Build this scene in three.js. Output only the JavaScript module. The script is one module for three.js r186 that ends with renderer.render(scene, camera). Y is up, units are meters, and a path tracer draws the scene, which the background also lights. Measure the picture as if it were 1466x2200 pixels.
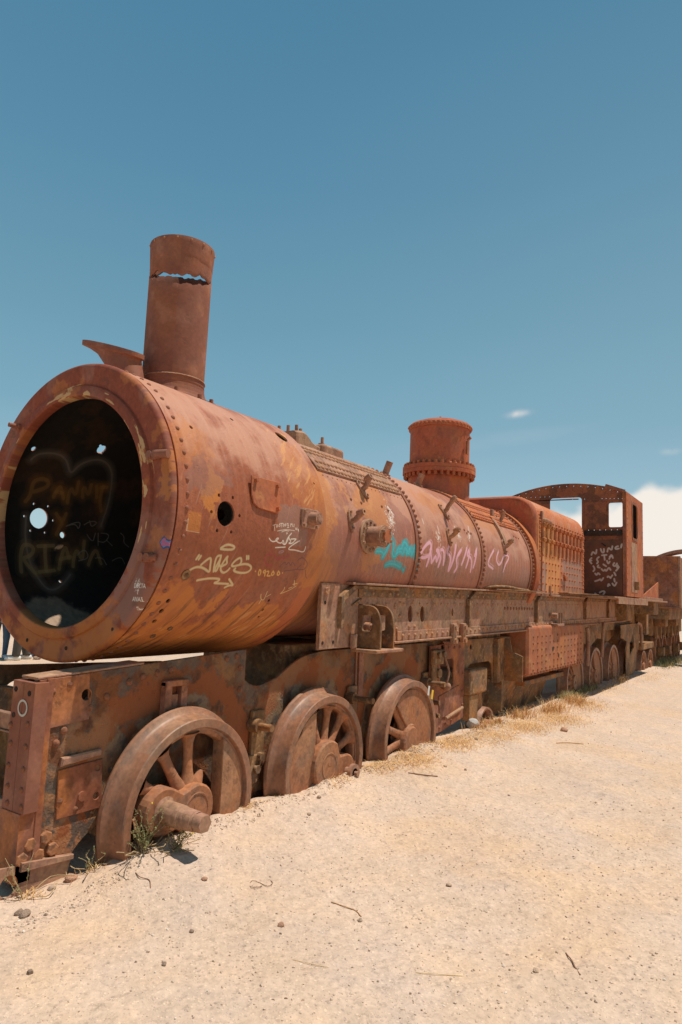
import * as THREE from 'three';
import { mergeGeometries, mergeVertices, toCreasedNormals } from 'three/addons/utils/BufferGeometryUtils.js';
import { RoundedBoxGeometry } from 'three/addons/geometries/RoundedBoxGeometry.js';
import { MarchingCubes } from 'three/addons/objects/MarchingCubes.js';
import { Brush, Evaluator, SUBTRACTION } from 'three-bvh-csg';

// ------------------------------------------------------------------ camera, sky, sun, exposure
const BY = 2.0;                       // height of the boiler axis above the sand; loco shapes are written about that axis
const scene = new THREE.Scene();
const camera = new THREE.PerspectiveCamera(2 * Math.atan(1100 / 1467) * 180 / Math.PI, 682 / 1024, 0.05, 3000);
camera.rotation.order = 'YXZ';
camera.position.set(3.848, BY - 0.462, 2.638);
camera.rotation.set(0.12, 0.586, 0.043);
scene.add(camera);
const renderer = new THREE.WebGLRenderer({ antialias: true });
renderer.setSize(682, 1024);
renderer.toneMapping = THREE.LinearToneMapping;
renderer.toneMappingExposure = 1.0;
renderer.shadowMap.enabled = true;

const sun = new THREE.DirectionalLight(new THREE.Color(1.0, 0.93, 0.825), 5.0);
sun.position.set(0.24 * 40, 40, -0.205 * 40);
sun.target.position.set(0, 0, -4);
sun.position.z -= 4;
sun.castShadow = true;
sun.shadow.mapSize.set(4096, 4096);
Object.assign(sun.shadow.camera, { left: -16, right: 16, top: 16, bottom: -16, near: 1, far: 90 });
scene.add(sun, sun.target);

// ------------------------------------------------------------------ noise
function rng(seed) { let s = seed >>> 0; return () => { s = (s + 0x6D2B79F5) >>> 0; let t = s; t = Math.imul(t ^ (t >>> 15), t | 1); t ^= t + Math.imul(t ^ (t >>> 7), t | 61); return ((t ^ (t >>> 14)) >>> 0) / 4294967296; }; }
const R0 = rng(7);
const NS = 512;
function makeFbm(seed, base, oct) {            // a tile of value noise that wraps, 0..1
  const out = new Float32Array(NS * NS); let amp = 1, tot = 0, f = base; const r = rng(seed);
  for (let o = 0; o < oct; o++) {
    const g = new Float32Array(f * f).map(() => r());
    for (let y = 0; y < NS; y++) {
      const fy = y / NS * f, y0 = fy | 0, ty0 = fy - y0, ty = ty0 * ty0 * (3 - 2 * ty0), y1 = (y0 + 1) % f;
      for (let x = 0; x < NS; x++) {
        const fx = x / NS * f, x0 = fx | 0, tx0 = fx - x0, tx = tx0 * tx0 * (3 - 2 * tx0), x1 = (x0 + 1) % f;
        const a = g[y0 * f + x0], b = g[y0 * f + x1], c = g[y1 * f + x0], d = g[y1 * f + x1];
        out[y * NS + x] += amp * (a + (b - a) * tx + (c - a) * ty + (a - b - c + d) * tx * ty);
      }
    }
    tot += amp; amp *= 0.55; f *= 2;
  }
  let lo = 9, hi = -9; for (const v of out) { if (v < lo) lo = v; if (v > hi) hi = v; }
  return out.map((v) => (v - lo) / (hi - lo));
}
const FB = [makeFbm(11, 4, 7), makeFbm(23, 4, 7), makeFbm(37, 8, 6), makeFbm(51, 32, 4)];
function nz(k, x, y) {
  const a = FB[k]; x = (x - Math.floor(x)) * NS; y = (y - Math.floor(y)) * NS;
  const x0 = x | 0, y0 = y | 0, tx = x - x0, ty = y - y0, x1 = (x0 + 1) & 511, y1 = (y0 + 1) & 511, r0 = (y0 & 511) * NS, r1 = y1 * NS, xx = x0 & 511;
  return (a[r0 + xx] * (1 - tx) + a[r0 + x1] * tx) * (1 - ty) + (a[r1 + xx] * (1 - tx) + a[r1 + x1] * tx) * ty;
}
const sstep = (a, b, x) => { const t = Math.min(1, Math.max(0, (x - a) / (b - a))); return t * t * (3 - 2 * t); };
const mix3 = (a, b, t) => { a[0] += (b[0] - a[0]) * t; a[1] += (b[1] - a[1]) * t; a[2] += (b[2] - a[2]) * t; return a; };
const lin2s = new Uint8ClampedArray(4096).map((_, i) => { const v = i / 4095; return 255 * (v <= 0.0031308 ? 12.92 * v : 1.055 * Math.pow(v, 1 / 2.4) - 0.055); });
const toS = (v) => lin2s[Math.max(0, Math.min(4095, (v * 4095) | 0))];

// ------------------------------------------------------------------ sky: air and clouds only
{
  const W = 2048, H = 1024, d = new Float32Array(W * H * 4);
  const lin = (h) => { const c = new THREE.Color(h); return [c.r, c.g, c.b]; };
  const stops = [[-90, lin('#cfc0ab')], [-2, lin('#cfc4b2')], [0, lin('#bdd0d3')], [5, lin('#aecbd3')], [9, lin('#94b9ca')], [14, lin('#7da9be')], [22, lin('#6c9bb2')], [32, lin('#5b8ca9')], [42, lin('#5083a1')], [60, lin('#437596')], [90, lin('#3c6d8f')]];
  for (let y = 0; y < H; y++) {
    const el = ((y + 0.5) / H - 0.5) * 180; let i = 0; while (i < stops.length - 2 && el > stops[i + 1][0]) i++;
    const t = Math.min(1, Math.max(0, (el - stops[i][0]) / (stops[i + 1][0] - stops[i][0])));
    for (let x = 0; x < W; x++) {
      const th = ((x + 0.5) / W - 0.5) * 2 * Math.PI, dx = Math.cos(th), dz = Math.sin(th);
      const az = Math.atan2(dx, -dz) * 180 / Math.PI;
      const c = mix3([...stops[i][1]], stops[i + 1][1], t);
      mix3(c, [0.40, 0.54, 0.60], 0.17 * sstep(-48, 0, az) * sstep(140, 80, az) * sstep(60, 8, el) * sstep(-1, 1, el));
      if (el > 0 && el < 30) {
        // a bank of cumulus low in the sky
        const u = az / 60, v = el / 60;
        const n = nz(0, u * 1.0 + 0.13, v * 1.6) * 0.6 + nz(1, u * 3 + 0.4, v * 4) * 0.4;
        const n2 = nz(2, u * 4, v * 5 + 0.3);
        let lump = Math.abs(az) > 75 ? 2.2 + 8 * nz(0, (az + 180) / 360 * 2, 0.37) : -2;                    // height of the bank round the horizon
        const near = sstep(-29, -21, az) * sstep(75, 45, az); lump = lump * (1 - near) + near * (8.7 - 0.16 * Math.max(0, -6 - az));
        const top = lump + (n - 0.5) * 5.0 + (n2 - 0.5) * 1.6;
        const k = sstep(-0.5, 0.8, top - el + 0.5 * (nz(2, u * 9, v * 11) - 0.5));
        const body = 0.5 + 0.5 * nz(1, u * 2.3 + 0.2, v * 3.1);
        const cl = mix3([0.64, 0.60, 0.555], [0.93, 0.865, 0.79], sstep(0.55, 0.95, body + 0.05 * el - 0.1));
        mix3(c, cl, k * 0.97);
        // thin scraps
        const w1 = Math.exp(-Math.pow((az + 19) / 0.75, 2) - Math.pow((el - 15.2 - (az + 19) * 0.12) / 0.2, 2)) * (0.1 + 1.5 * nz(2, u * 22, v * 26));
        const w2 = Math.exp(-Math.pow((az + 22) / 6, 2) - Math.pow((el - 13.2 - (az + 21) * 0.1) / 0.5, 2)) * 0.5 * nz(1, u * 2, v * 14);
        const w3 = Math.exp(-Math.pow((az + 7.5) / 0.6, 2) - Math.pow((el - 11.8) / 0.16, 2)) * 0.7 * nz(2, u * 14, v * 20);
        mix3(c, [0.75, 0.74, 0.72], Math.min(0.9, w1 * 1.0 + w2 * 0.45 + w3));
      }
      const q = (y * W + x) * 4; d[q] = c[0]; d[q + 1] = c[1]; d[q + 2] = c[2]; d[q + 3] = 1;
    }
  }
  const t = new THREE.DataTexture(d, W, H, THREE.RGBAFormat, THREE.FloatType);
  t.mapping = THREE.EquirectangularReflectionMapping; t.magFilter = t.minFilter = THREE.LinearFilter; t.wrapS = THREE.RepeatWrapping; t.needsUpdate = true;
  scene.background = t; scene.environment = t;
}

// ------------------------------------------------------------------ textures
function dataTex(W, H, fn, srgb = true) {
  const d = new Uint8Array(W * H * 4);
  for (let y = 0; y < H; y++) for (let x = 0; x < W; x++) { const c = fn(x / W, y / H), q = (y * W + x) * 4; d[q] = srgb ? toS(c[0]) : c[0] * 255; d[q + 1] = srgb ? toS(c[1]) : c[1] * 255; d[q + 2] = srgb ? toS(c[2]) : c[2] * 255; d[q + 3] = 255; }
  const t = new THREE.DataTexture(d, W, H); t.wrapS = t.wrapT = THREE.RepeatWrapping; t.magFilter = THREE.LinearFilter; t.minFilter = THREE.LinearMipmapLinearFilter; t.generateMipmaps = true;
  if (srgb) t.colorSpace = THREE.SRGBColorSpace; t.needsUpdate = true; return t;
}
// a picture in metres: fn(x, y) gives the linear base colour, draw(ctx) adds paint and chalk; x to the right, y downwards
function paintTex(W, H, x0, y0, w, h, fn, draw) {
  const cv = document.createElement('canvas'); cv.width = W; cv.height = H; const ctx = cv.getContext('2d');
  const im = ctx.createImageData(W, H), d = im.data;
  for (let y = 0; y < H; y++) for (let x = 0; x < W; x++) { const c = fn(x0 + (x + 0.5) / W * w, y0 + (y + 0.5) / H * h), q = (y * W + x) * 4; d[q] = toS(c[0]); d[q + 1] = toS(c[1]); d[q + 2] = toS(c[2]); d[q + 3] = 255; }
  ctx.putImageData(im, 0, 0);
  if (draw) { ctx.setTransform(W / w, 0, 0, H / h, -x0 * W / w, -y0 * H / h); ctx.lineCap = ctx.lineJoin = 'round'; draw(ctx); }
  const t = new THREE.CanvasTexture(cv); t.colorSpace = THREE.SRGBColorSpace; t.wrapS = t.wrapT = THREE.ClampToEdgeWrapping; return t;
}
function strokes(ctx, str, color, width, alpha = 1, passes = 1, sc = 0.001) {
  ctx.strokeStyle = color; ctx.globalAlpha = alpha;
  for (let p = 0; p < passes; p++) for (const s of str.split('|')) {
    const q = s.split(' ').map((a) => a.split(',').map((v) => v * sc));
    ctx.lineWidth = width * (passes > 1 ? 1.9 - p * 1.2 / passes * 1.3 : 1); ctx.beginPath(); ctx.moveTo(...q[0]);
    for (let i = 1; i < q.length - 1; i++) ctx.quadraticCurveTo(q[i][0], q[i][1], (q[i][0] + q[i + 1][0]) / 2, (q[i][1] + q[i + 1][1]) / 2);
    ctx.lineTo(...q[q.length - 1]); ctx.stroke();
  }
  ctx.globalAlpha = 1;
}
function spray(ctx, x, y, rx, ry, n, color, seed, size = 0.004) { const r = rng(seed); ctx.fillStyle = color; for (let i = 0; i < n; i++) { const a = r() * 6.283, d = Math.pow(r(), 1.3) ; ctx.globalAlpha = 0.25 + 0.6 * r(); ctx.beginPath(); ctx.arc(x + Math.cos(a) * d * rx, y + Math.sin(a) * d * ry, size * (0.3 + r()), 0, 6.3); ctx.fill(); } ctx.globalAlpha = 1; }

// linear base colours of the rusted steel
const C = { brown: [0.30, 0.125, 0.072], mauve: [0.30, 0.155, 0.112], orange: [0.50, 0.175, 0.045], bright: [0.58, 0.27, 0.10], dust: [0.51, 0.255, 0.165], dark: [0.085, 0.045, 0.03], red: [0.42, 0.115, 0.05], tan: [0.40, 0.25, 0.14], grey: [0.13, 0.12, 0.10], black: [0.022, 0.018, 0.015] };
function grain(c, x, y, k = 1) {        // fine grain, pits and specks at real size
  const g = nz(3, x / 0.55, y / 0.55), h = nz(2, x / 0.21 + 0.37, y / 0.21 + 0.11), f = 1 + k * (0.34 * (g - 0.5) + 0.2 * (h - 0.5));
  c[0] *= f; c[1] *= f; c[2] *= f;
  const p = nz(2, x / 0.9 + 0.5, y / 0.9); if (p > 0.7) mix3(c, C.dark, 0.5 * k * sstep(0.7, 0.86, p) * sstep(0.45, 0.6, g));
  return c;
}
function rust(x, y, base, p) {          // p: list of [colour, scale, threshold, softness, strength, noise]
  const c = [...base]; let i = 0;
  for (const [col, sc, th, so, st, k = 0] of p) { const n = nz(k, x / sc + 0.17 * ++i, y / sc + 0.31 * i); mix3(c, col, st * sstep(th - so, th + so, n)); }
  return grain(c, x, y);
}
const TILE = 2.2;
const generic = (base, p, seed, K = 1) => dataTex(1024, 1024, (u, v) => {
  // wraps because every scale divides the tile
  const c = [...base]; let i = seed;
  for (const [col, f, th, so, st, k = 0, fy = f] of p) { i++; const n = nz(k, u * f + 0.17 * i, v * fy + 0.31 * i); mix3(c, col, st * sstep(th - so, th + so, n)); }
  const g = nz(3, u * 4, v * 4), h = nz(2, u * 9 + 0.3, v * 9), f = 1 + K * (0.5 * (g - 0.5) + 0.32 * (h - 0.5) + 0.2 * (nz(1, u * 5, v * 5) - 0.5));
  const pt = nz(2, u * 3 + 0.5, v * 3); c[0] *= f; c[1] *= f; c[2] *= f; if (pt > 0.68) mix3(c, C.dark, 0.55 * K * sstep(0.68, 0.85, pt) * sstep(0.45, 0.6, g));
  return c;
});
const T = {
  brown: generic([0.255, 0.088, 0.046], [[C.mauve, 1, 0.52, 0.25, 0.55], [C.orange, 2, 0.66, 0.16, 0.5, 1], [C.dust, 3, 0.7, 0.16, 0.3, 0], [C.dark, 4, 0.74, 0.12, 0.35, 1]], 1),
  smooth: generic([0.235, 0.088, 0.055], [[[0.27, 0.125, 0.088], 1, 0.52, 0.25, 0.5, 0, 0.999999], [[0.36, 0.13, 0.05], 2, 0.62, 0.2, 0.35, 1], [C.dust, 4, 0.72, 0.14, 0.2, 1]], 3, 0.5),
  orange: generic(C.red, [[C.orange, 1, 0.55, 0.22, 0.5], [C.brown, 2, 0.6, 0.16, 0.45, 1], [C.bright, 3, 0.72, 0.12, 0.35, 0], [C.dark, 4, 0.76, 0.1, 0.25, 1]], 5, 0.6),
  grime: generic([0.21, 0.105, 0.05], [[[0.36, 0.2, 0.085], 1, 0.54, 0.22, 0.7], [C.orange, 2, 0.66, 0.14, 0.45, 1], [C.grey, 3, 0.62, 0.14, 0.5, 0], [C.dark, 3, 0.66, 0.12, 0.5, 1], [C.tan, 6, 0.68, 0.08, 0.5, 2]], 9),
  dusty: generic([0.35, 0.185, 0.125], [[C.tan, 1, 0.55, 0.22, 0.6], [C.brown, 2, 0.6, 0.18, 0.4, 1], [C.orange, 3, 0.7, 0.12, 0.45, 0], [C.dark, 4, 0.74, 0.1, 0.35, 1], [C.tan, 6, 0.68, 0.08, 0.4, 2]], 13),
  wheel: generic([0.33, 0.138, 0.07], [[C.tan, 1, 0.6, 0.22, 0.35], [[0.4, 0.15, 0.055], 2, 0.64, 0.16, 0.4, 1], [C.dark, 4, 0.74, 0.1, 0.3, 0], [C.grey, 4, 0.74, 0.1, 0.3, 1]], 17),
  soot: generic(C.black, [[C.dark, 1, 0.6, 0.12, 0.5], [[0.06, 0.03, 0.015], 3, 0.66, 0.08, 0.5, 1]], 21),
};
const bumpT = dataTex(1024, 1024, (u, v) => { const h = 0.55 * nz(0, u, v) + 0.3 * nz(0, u * 2, v * 2) + 0.25 * nz(3, u * 4, v * 4) + 0.3 * nz(2, u * 6, v * 6) - 0.35 * sstep(0.66, 0.8, nz(2, u * 3 + 0.5, v * 3)) * sstep(0.45, 0.6, nz(3, u * 4, v * 4)); const k = Math.max(0, Math.min(1, h * 0.8)); return [k, k, k]; }, false);
const roughT = dataTex(512, 512, (u, v) => { const r = 0.62 + 0.3 * nz(1, u * 3, v * 3) + 0.12 * (nz(3, u * 4, v * 4) - 0.5); return [1, Math.min(1, r), 0]; }, false);
const rep = (t, k) => { const c = t.clone(); c.repeat.set(k, k); c.needsUpdate = true; return c; };
const bumpM = rep(bumpT, 1 / TILE), roughM = rep(roughT, 1 / TILE);
const rustMat = (t, extra = {}) => new THREE.MeshPhysicalMaterial({ specularIntensity: 0.35, map: rep(t, 1 / TILE), bumpMap: bumpM, bumpScale: 0.004, roughnessMap: roughM, roughness: 1, ...extra });
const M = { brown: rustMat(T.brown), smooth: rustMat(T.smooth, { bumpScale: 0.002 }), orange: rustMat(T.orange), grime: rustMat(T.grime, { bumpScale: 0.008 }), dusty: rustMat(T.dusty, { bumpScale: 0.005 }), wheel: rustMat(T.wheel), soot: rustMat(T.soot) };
M.dim = M.grime; M.worn = rustMat(T.wheel, { color: new THREE.Color().setRGB(0.82, 0.86, 0.92), roughnessMap: null, roughness: 0.5, specularIntensity: 0.9, bumpScale: 0.002 }); M.redrust = rustMat(T.orange, { color: new THREE.Color().setRGB(0.95, 0.9, 1.05), bumpScale: 0.002 });
// ------------------------------------------------------------------ shapes
const V3 = (x, y, z) => new THREE.Vector3(x, y, z);
const taken = {};
function numbered(n) { const k = taken[n] = (taken[n] ?? -1) + 1; return k ? `${n}_${String(k).padStart(3, '0')}` : n; }
// uv in metres, each face looked at along its main axis; the offset keeps neighbours from wearing the same patch
let uvSeed = 1;
function metres(geo, off) {
  let g = geo.index ? geo.toNonIndexed() : geo; for (const k of Object.keys(g.attributes)) if (!['position', 'normal', 'uv'].includes(k)) g.deleteAttribute(k);
  if (!g.attributes.normal) g.computeVertexNormals();
  const r = rng(uvSeed++ * 77 + 5), ox = off ?? r() * 9, oy = off ?? r() * 9, p = g.attributes.position, uv = new Float32Array(p.count * 2), a = V3(), b = V3(), c = V3();
  for (let i = 0; i < p.count; i += 3) {
    a.fromBufferAttribute(p, i); b.fromBufferAttribute(p, i + 1); c.fromBufferAttribute(p, i + 2);
    const n = b.clone().sub(a).cross(c.clone().sub(a)), x = Math.abs(n.x), y = Math.abs(n.y), z = Math.abs(n.z);
    for (let k = 0; k < 3; k++) { const q = [a, b, c][k]; const [u, v] = x >= y && x >= z ? [-q.z, q.y] : y >= z ? [-q.z, q.x] : [q.x, q.y]; uv[(i + k) * 2] = u + ox; uv[(i + k) * 2 + 1] = v + oy; }
  }
  g.setAttribute('uv', new THREE.BufferAttribute(uv, 2)); return g;
}
function merge(list) { return mergeGeometries(list.map((g) => { const q = g.index ? g.toNonIndexed() : g; for (const k of Object.keys(q.attributes)) if (!['position', 'normal', 'uv'].includes(k)) q.deleteAttribute(k); return q; })); }
function mesh(name, geo, mat, parent, label) {
  const m = new THREE.Mesh(Array.isArray(geo) ? metres(merge(geo)) : geo, mat); m.name = name; m.castShadow = m.receiveShadow = true; if (parent) parent.add(m); if (label) m.userData.label = label; return m;
}
const part = (name, geo, mat, parent, label) => mesh(name, Array.isArray(geo) ? geo : [geo], mat, parent, label);
const box = (x0, x1, y0, y1, z0, z1, r = 0.006) => { const w = Math.abs(x1 - x0), h = Math.abs(y1 - y0), d = Math.abs(z1 - z0); r = Math.min(r, w / 2.2, h / 2.2, d / 2.2); return new RoundedBoxGeometry(w, h, d, 1, r).translate((x0 + x1) / 2, (y0 + y1) / 2, (z0 + z1) / 2); };
const cylX = (r, x0, x1, y, z, n = 20, r2 = r) => new THREE.CylinderGeometry(r2, r, Math.abs(x1 - x0), n).rotateZ(-Math.PI / 2).translate((x0 + x1) / 2, y, z);      // r at x0, r2 at x1
const cylY = (r, y0, y1, x, z, n = 20, r2 = r) => new THREE.CylinderGeometry(r2, r, Math.abs(y1 - y0), n).translate(x, (y0 + y1) / 2, z);
const cylZ = (r, z0, z1, x, y, n = 20) => new THREE.CylinderGeometry(r, r, Math.abs(z1 - z0), n).rotateX(Math.PI / 2).translate(x, y, (z0 + z1) / 2);
const crease = (g) => toCreasedNormals(g, 0.55);
const latheX = (pts, y, z, n = 64, x = 0) => crease(new THREE.LatheGeometry(pts.map(([r, a]) => new THREE.Vector2(r, a)), n).rotateZ(-Math.PI / 2).translate(x, y, z));
const latheY = (pts, x, z, n = 48) => crease(new THREE.LatheGeometry(pts.map(([r, a]) => new THREE.Vector2(r, a)), n).translate(x, 0, z));
const latheZ = (pts, n = 96) => new THREE.LatheGeometry(pts.map(([r, a]) => new THREE.Vector2(r, a)), n).rotateX(Math.PI / 2);          // axis along z, a = z
const tube = (pts, r, n = 10, seg = 24) => new THREE.TubeGeometry(new THREE.CatmullRomCurve3(pts.map((p) => V3(...p))), seg, r, n);
function bar(a, b, r, n = 10, r2 = r) { const A = V3(...a), B = V3(...b), d = B.clone().sub(A); return new THREE.CylinderGeometry(r2, r, d.length(), n).applyQuaternion(new THREE.Quaternion().setFromUnitVectors(V3(0, 1, 0), d.clone().normalize())).translate((A.x + B.x) / 2, (A.y + B.y) / 2, (A.z + B.z) / 2); }
function shape2(pts, holes = []) {
  const mk = (K, q) => { const s = new K(); q.forEach((p, i) => { if (!i) s.moveTo(p[0], p[1]); else if (p.length === 2) s.lineTo(p[0], p[1]); else if (p.length === 4) s.quadraticCurveTo(p[0], p[1], p[2], p[3]); else s.absarc(p[0], p[1], p[2], p[3], p[4], p[5]); }); return s; };
  const s = mk(THREE.Shape, pts);
  for (const h of holes) { if (typeof h[0] === 'number') { const q = new THREE.Path(); q.absellipse(h[0], h[1], h[2], h[3] ?? h[2], 0, Math.PI * 2); s.holes.push(q); } else s.holes.push(mk(THREE.Path, h)); }
  return s;
}
// a plate standing across x (outline given as [-z, y], seen from the right side) or across z (outline [x, y])
const plateX = (pts, x0, x1, holes = [], bevel = 0.003) => new THREE.ExtrudeGeometry(shape2(pts, holes), { depth: x1 - x0 - 2 * bevel, bevelEnabled: bevel > 0, bevelSize: bevel, bevelThickness: bevel, bevelOffset: -bevel, bevelSegments: 1, curveSegments: 20 }).rotateY(Math.PI / 2).translate(x0 + bevel, 0, 0);
const plateZ = (pts, z0, z1, holes = [], bevel = 0.003) => new THREE.ExtrudeGeometry(shape2(pts, holes), { depth: z1 - z0 - 2 * bevel, bevelEnabled: bevel > 0, bevelSize: bevel, bevelThickness: bevel, bevelOffset: -bevel, bevelSegments: 1, curveSegments: 20 }).translate(0, 0, z0 + bevel);
const rect = (a, b, c, d) => [[a, c], [b, c], [b, d], [a, d]];
const rrect = (a, b, c, d, r) => [[a + r, c], [b - r, c], [b, c, b, c + r], [b, d - r], [b, d, b - r, d], [a + r, d], [a, d, a, d - r], [a, c + r], [a, c, a + r, c]];

// rivets and bolts: one shared head, many places
const tiny = (g) => { const u = g.attributes.uv; for (let i = 0; i < u.count; i++) u.setXY(i, u.getX(i) * 0.03 + 0.31, u.getY(i) * 0.03 + 0.17); return g; };
const headGeo = tiny(metres(new THREE.SphereGeometry(1, 10, 5, 0, 6.2832, 0, Math.PI / 2).scale(1, 0.8, 1), 0.3));
const coneGeo = tiny(metres(new THREE.LatheGeometry([[1, 0], [0.95, 0.25], [0.55, 0.85], [0, 1]].map((p) => new THREE.Vector2(...p)), 10), 0.7));
const hexGeo = tiny(metres(merge([new THREE.CylinderGeometry(1, 1, 0.5, 6).translate(0, 0.2, 0), new THREE.CylinderGeometry(0.82, 1, 0.12, 6).translate(0, 0.51, 0)].map((g) => { const q = g.toNonIndexed(); q.computeVertexNormals(); return q; })), 0.1));
const UP = V3(0, 1, 0);
function heads(name, places, r, mat, parent, opt = {}) {       // places: [x, y, z, nx, ny, nz]
  const g = opt.geo ?? headGeo;
  if (opt.joined) {
    const all = places.map((p) => g.clone().scale(opt.r ?? r, r, r).applyQuaternion(new THREE.Quaternion().setFromUnitVectors(UP, V3(p[3], p[4], p[5]).normalize())).translate(p[0], p[1], p[2]));
    const m = mesh(name, mergeGeometries(all), mat, parent); m.userData.kind = 'stuff'; return m;
  }
  places.forEach((p) => { const m = new THREE.Mesh(g, mat); m.name = name; m.castShadow = m.receiveShadow = true; m.scale.setScalar(r); m.quaternion.setFromUnitVectors(UP, V3(p[3], p[4], p[5]).normalize()); m.rotateY(p[0] * 17 + p[2] * 31); m.position.set(p[0], p[1], p[2]); parent.add(m); });
}
const onCyl = (R, th, z) => [R * Math.sin(th), R * Math.cos(th), z, Math.sin(th), Math.cos(th), 0];      // th from the top towards +x
// wraps a cylinder about z with the uv of a picture laid round it: u along -z, v from the top down the right side
function wrapUV(geo, R, z0, len) {
  const g = geo.index ? geo.toNonIndexed() : geo, p = g.attributes.position, uv = new Float32Array(p.count * 2), nr = g.attributes.normal, a = V3(), b = V3(), c = V3();
  for (let i = 0; i < p.count; i += 3) {
    a.fromBufferAttribute(p, i); b.fromBufferAttribute(p, i + 1); c.fromBufferAttribute(p, i + 2); const q = [a, b, c];
    const n = b.clone().sub(a).cross(c.clone().sub(a)).normalize(), cx = (a.x + b.x + c.x) / 3, cy = (a.y + b.y + c.y) / 3, cl = Math.hypot(cx, cy), dot = (n.x * cx + n.y * cy) / cl;
    const th = q.map((s) => Math.atan2(s.x, s.y)); if (Math.max(...th) - Math.min(...th) > Math.PI) for (let k = 0; k < 3; k++) if (th[k] < 0) th[k] += 2 * Math.PI;
    q.forEach((s, k) => { uv[(i + k) * 2] = (z0 - s.z) / len; uv[(i + k) * 2 + 1] = 0.5 - th[k] / (2 * Math.PI); if (Math.abs(dot) > 0.95) { const l = Math.hypot(s.x, s.y), sg = Math.sign(dot); nr.setXYZ(i + k, sg * s.x / l, sg * s.y / l, 0); } else if (dot * dot < 0.9) nr.setXYZ(i + k, n.x, n.y, n.z); });
  }
  g.setAttribute('uv', new THREE.BufferAttribute(uv, 2)); return g;
}
const evaluator = new Evaluator(); evaluator.attributes = ['position', 'normal', 'uv'];
function carve(geo, cutters) { let b = new Brush(mergeVertices(geo)); b.updateMatrixWorld(); for (const c of cutters) { const k = new Brush(c); k.updateMatrixWorld(); b = evaluator.evaluate(b, k, SUBTRACTION); b.updateMatrixWorld(); } return b.geometry; }
const drum = (Ro, Ri, z0, z1, n = 144) => { const s = new THREE.Shape(); s.absarc(0, 0, Ro, 0, Math.PI * 2); const h = new THREE.Path(); h.absarc(0, 0, Ri, 0, Math.PI * 2, true); s.holes.push(h); return new THREE.ExtrudeGeometry(s, { depth: z0 - z1, bevelEnabled: false, curveSegments: n }).translate(0, 0, z1); };
function drillAt(th, z, r, len = 0.3, R = 0.95) { return new THREE.CylinderGeometry(r, r, len, 24).applyQuaternion(new THREE.Quaternion().setFromUnitVectors(UP, V3(Math.sin(th), Math.cos(th), 0))).translate(R * Math.sin(th), R * Math.cos(th), z); }
function ring6(th0, z0, r, n = 6, ph = 0.5) { const o = []; for (let i = 0; i < n; i++) { const a = ph + i / n * 6.2832; o.push([th0 + Math.cos(a) * r / 0.95, z0 + Math.sin(a) * r]); } return o; }

function thing(name, label, category, group) { const o = new THREE.Group(); o.name = numbered(name); o.userData = { label, category }; if (group) o.userData.group = group; scene.add(o); return o; }
function tag(o, label, category, group) { o.name = numbered(o.name); o.userData.label = label; o.userData.category = category; if (group) o.userData.group = group; scene.add(o); return o; }

// ------------------------------------------------------------------ the sand
const bump1 = (v, c, w) => Math.exp(-((v - c) / w) * ((v - c) / w));
const prints = (() => { const q = rng(808), o = []; for (const [x0, z0, x1, z1, n] of [[1.7, 1.4, 2.3, -4.6, 9], [3.4, 0.9, 1.9, -5.2, 10], [2.6, 1.4, 3.3, -4.0, 8], [1.35, 0.6, 1.5, -4.8, 7]]) for (let i = 0; i < n; i++) { const t = i / n, L = Math.hypot(x1 - x0, z1 - z0), ux = (x1 - x0) / L, uz = (z1 - z0) / L, sd = (i % 2 ? 1 : -1) * 0.1; o.push([x0 + (x1 - x0) * t - uz * sd + (q() - 0.5) * 0.08, z0 + (z1 - z0) * t + ux * sd + (q() - 0.5) * 0.08, ux, uz, 0.003 + 0.006 * q()]); } return o; })();
function sandY(x, z) {                 // about the boiler axis
  let h = -2.0;
  const along = sstep(0.55, -0.12, z);
  h += 0.115 * bump1(x, 0.86, 0.5) * along * (x > 0.86 ? 1 : 1) ;
  if (x < 0.86 && x > -1.2) h += -0.03 * sstep(0.7, 0.5, x) * along;
  h += 0.05 * bump1(x, 0.85, 0.22) * bump1(z, -1.12, 0.2);
  h -= 0.07 * bump1(x, 0.58, 0.1) * bump1(z, 0.08, 0.14);
  for (const wz of [-0.457, -1.857, -3.258]) h += 0.026 * bump1(x, 0.87, 0.12) * bump1(z, wz - 0.1, 0.34) * (0.4 + 1.2 * nz(2, x / 1.1, z / 1.1)); h += 0.05 * (nz(2, x / 0.8, z / 0.8) - 0.5) * bump1(x, 0.92, 0.12) * along;
  h -= 0.05 * sstep(-4.5, -6, z) * bump1(x, 0.9, 0.5);
  h += (nz(0, x / 9 + 0.2, z / 9) - 0.5) * 0.05 + (nz(1, x / 2.6, z / 2.6) - 0.5) * 0.03 + (nz(2, x / 1.6, z / 1.6) - 0.5) * 0.018 + (nz(3, x / 2.2, z / 2.2) - 0.5) * 0.007;
  for (const [fx, fz, c, s, d] of prints) { const dx = x - fx, dz = z - fz; if (dx * dx + dz * dz < 0.06) { const a = (dx * c + dz * s) / 0.14, b = (-dx * s + dz * c) / (0.047 - 0.008 * a), q = a * a + b * b; h += d * (-Math.exp(-q * q) + 0.55 * Math.exp(-Math.pow((Math.sqrt(q) - 1.25) / 0.28, 2))); } }
  const far = Math.hypot(x, z); if (far > 25) h += (nz(0, x / 300, z / 300) - 0.5) * Math.min(1.2, (far - 25) * 0.01);
  return h;
}
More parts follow.
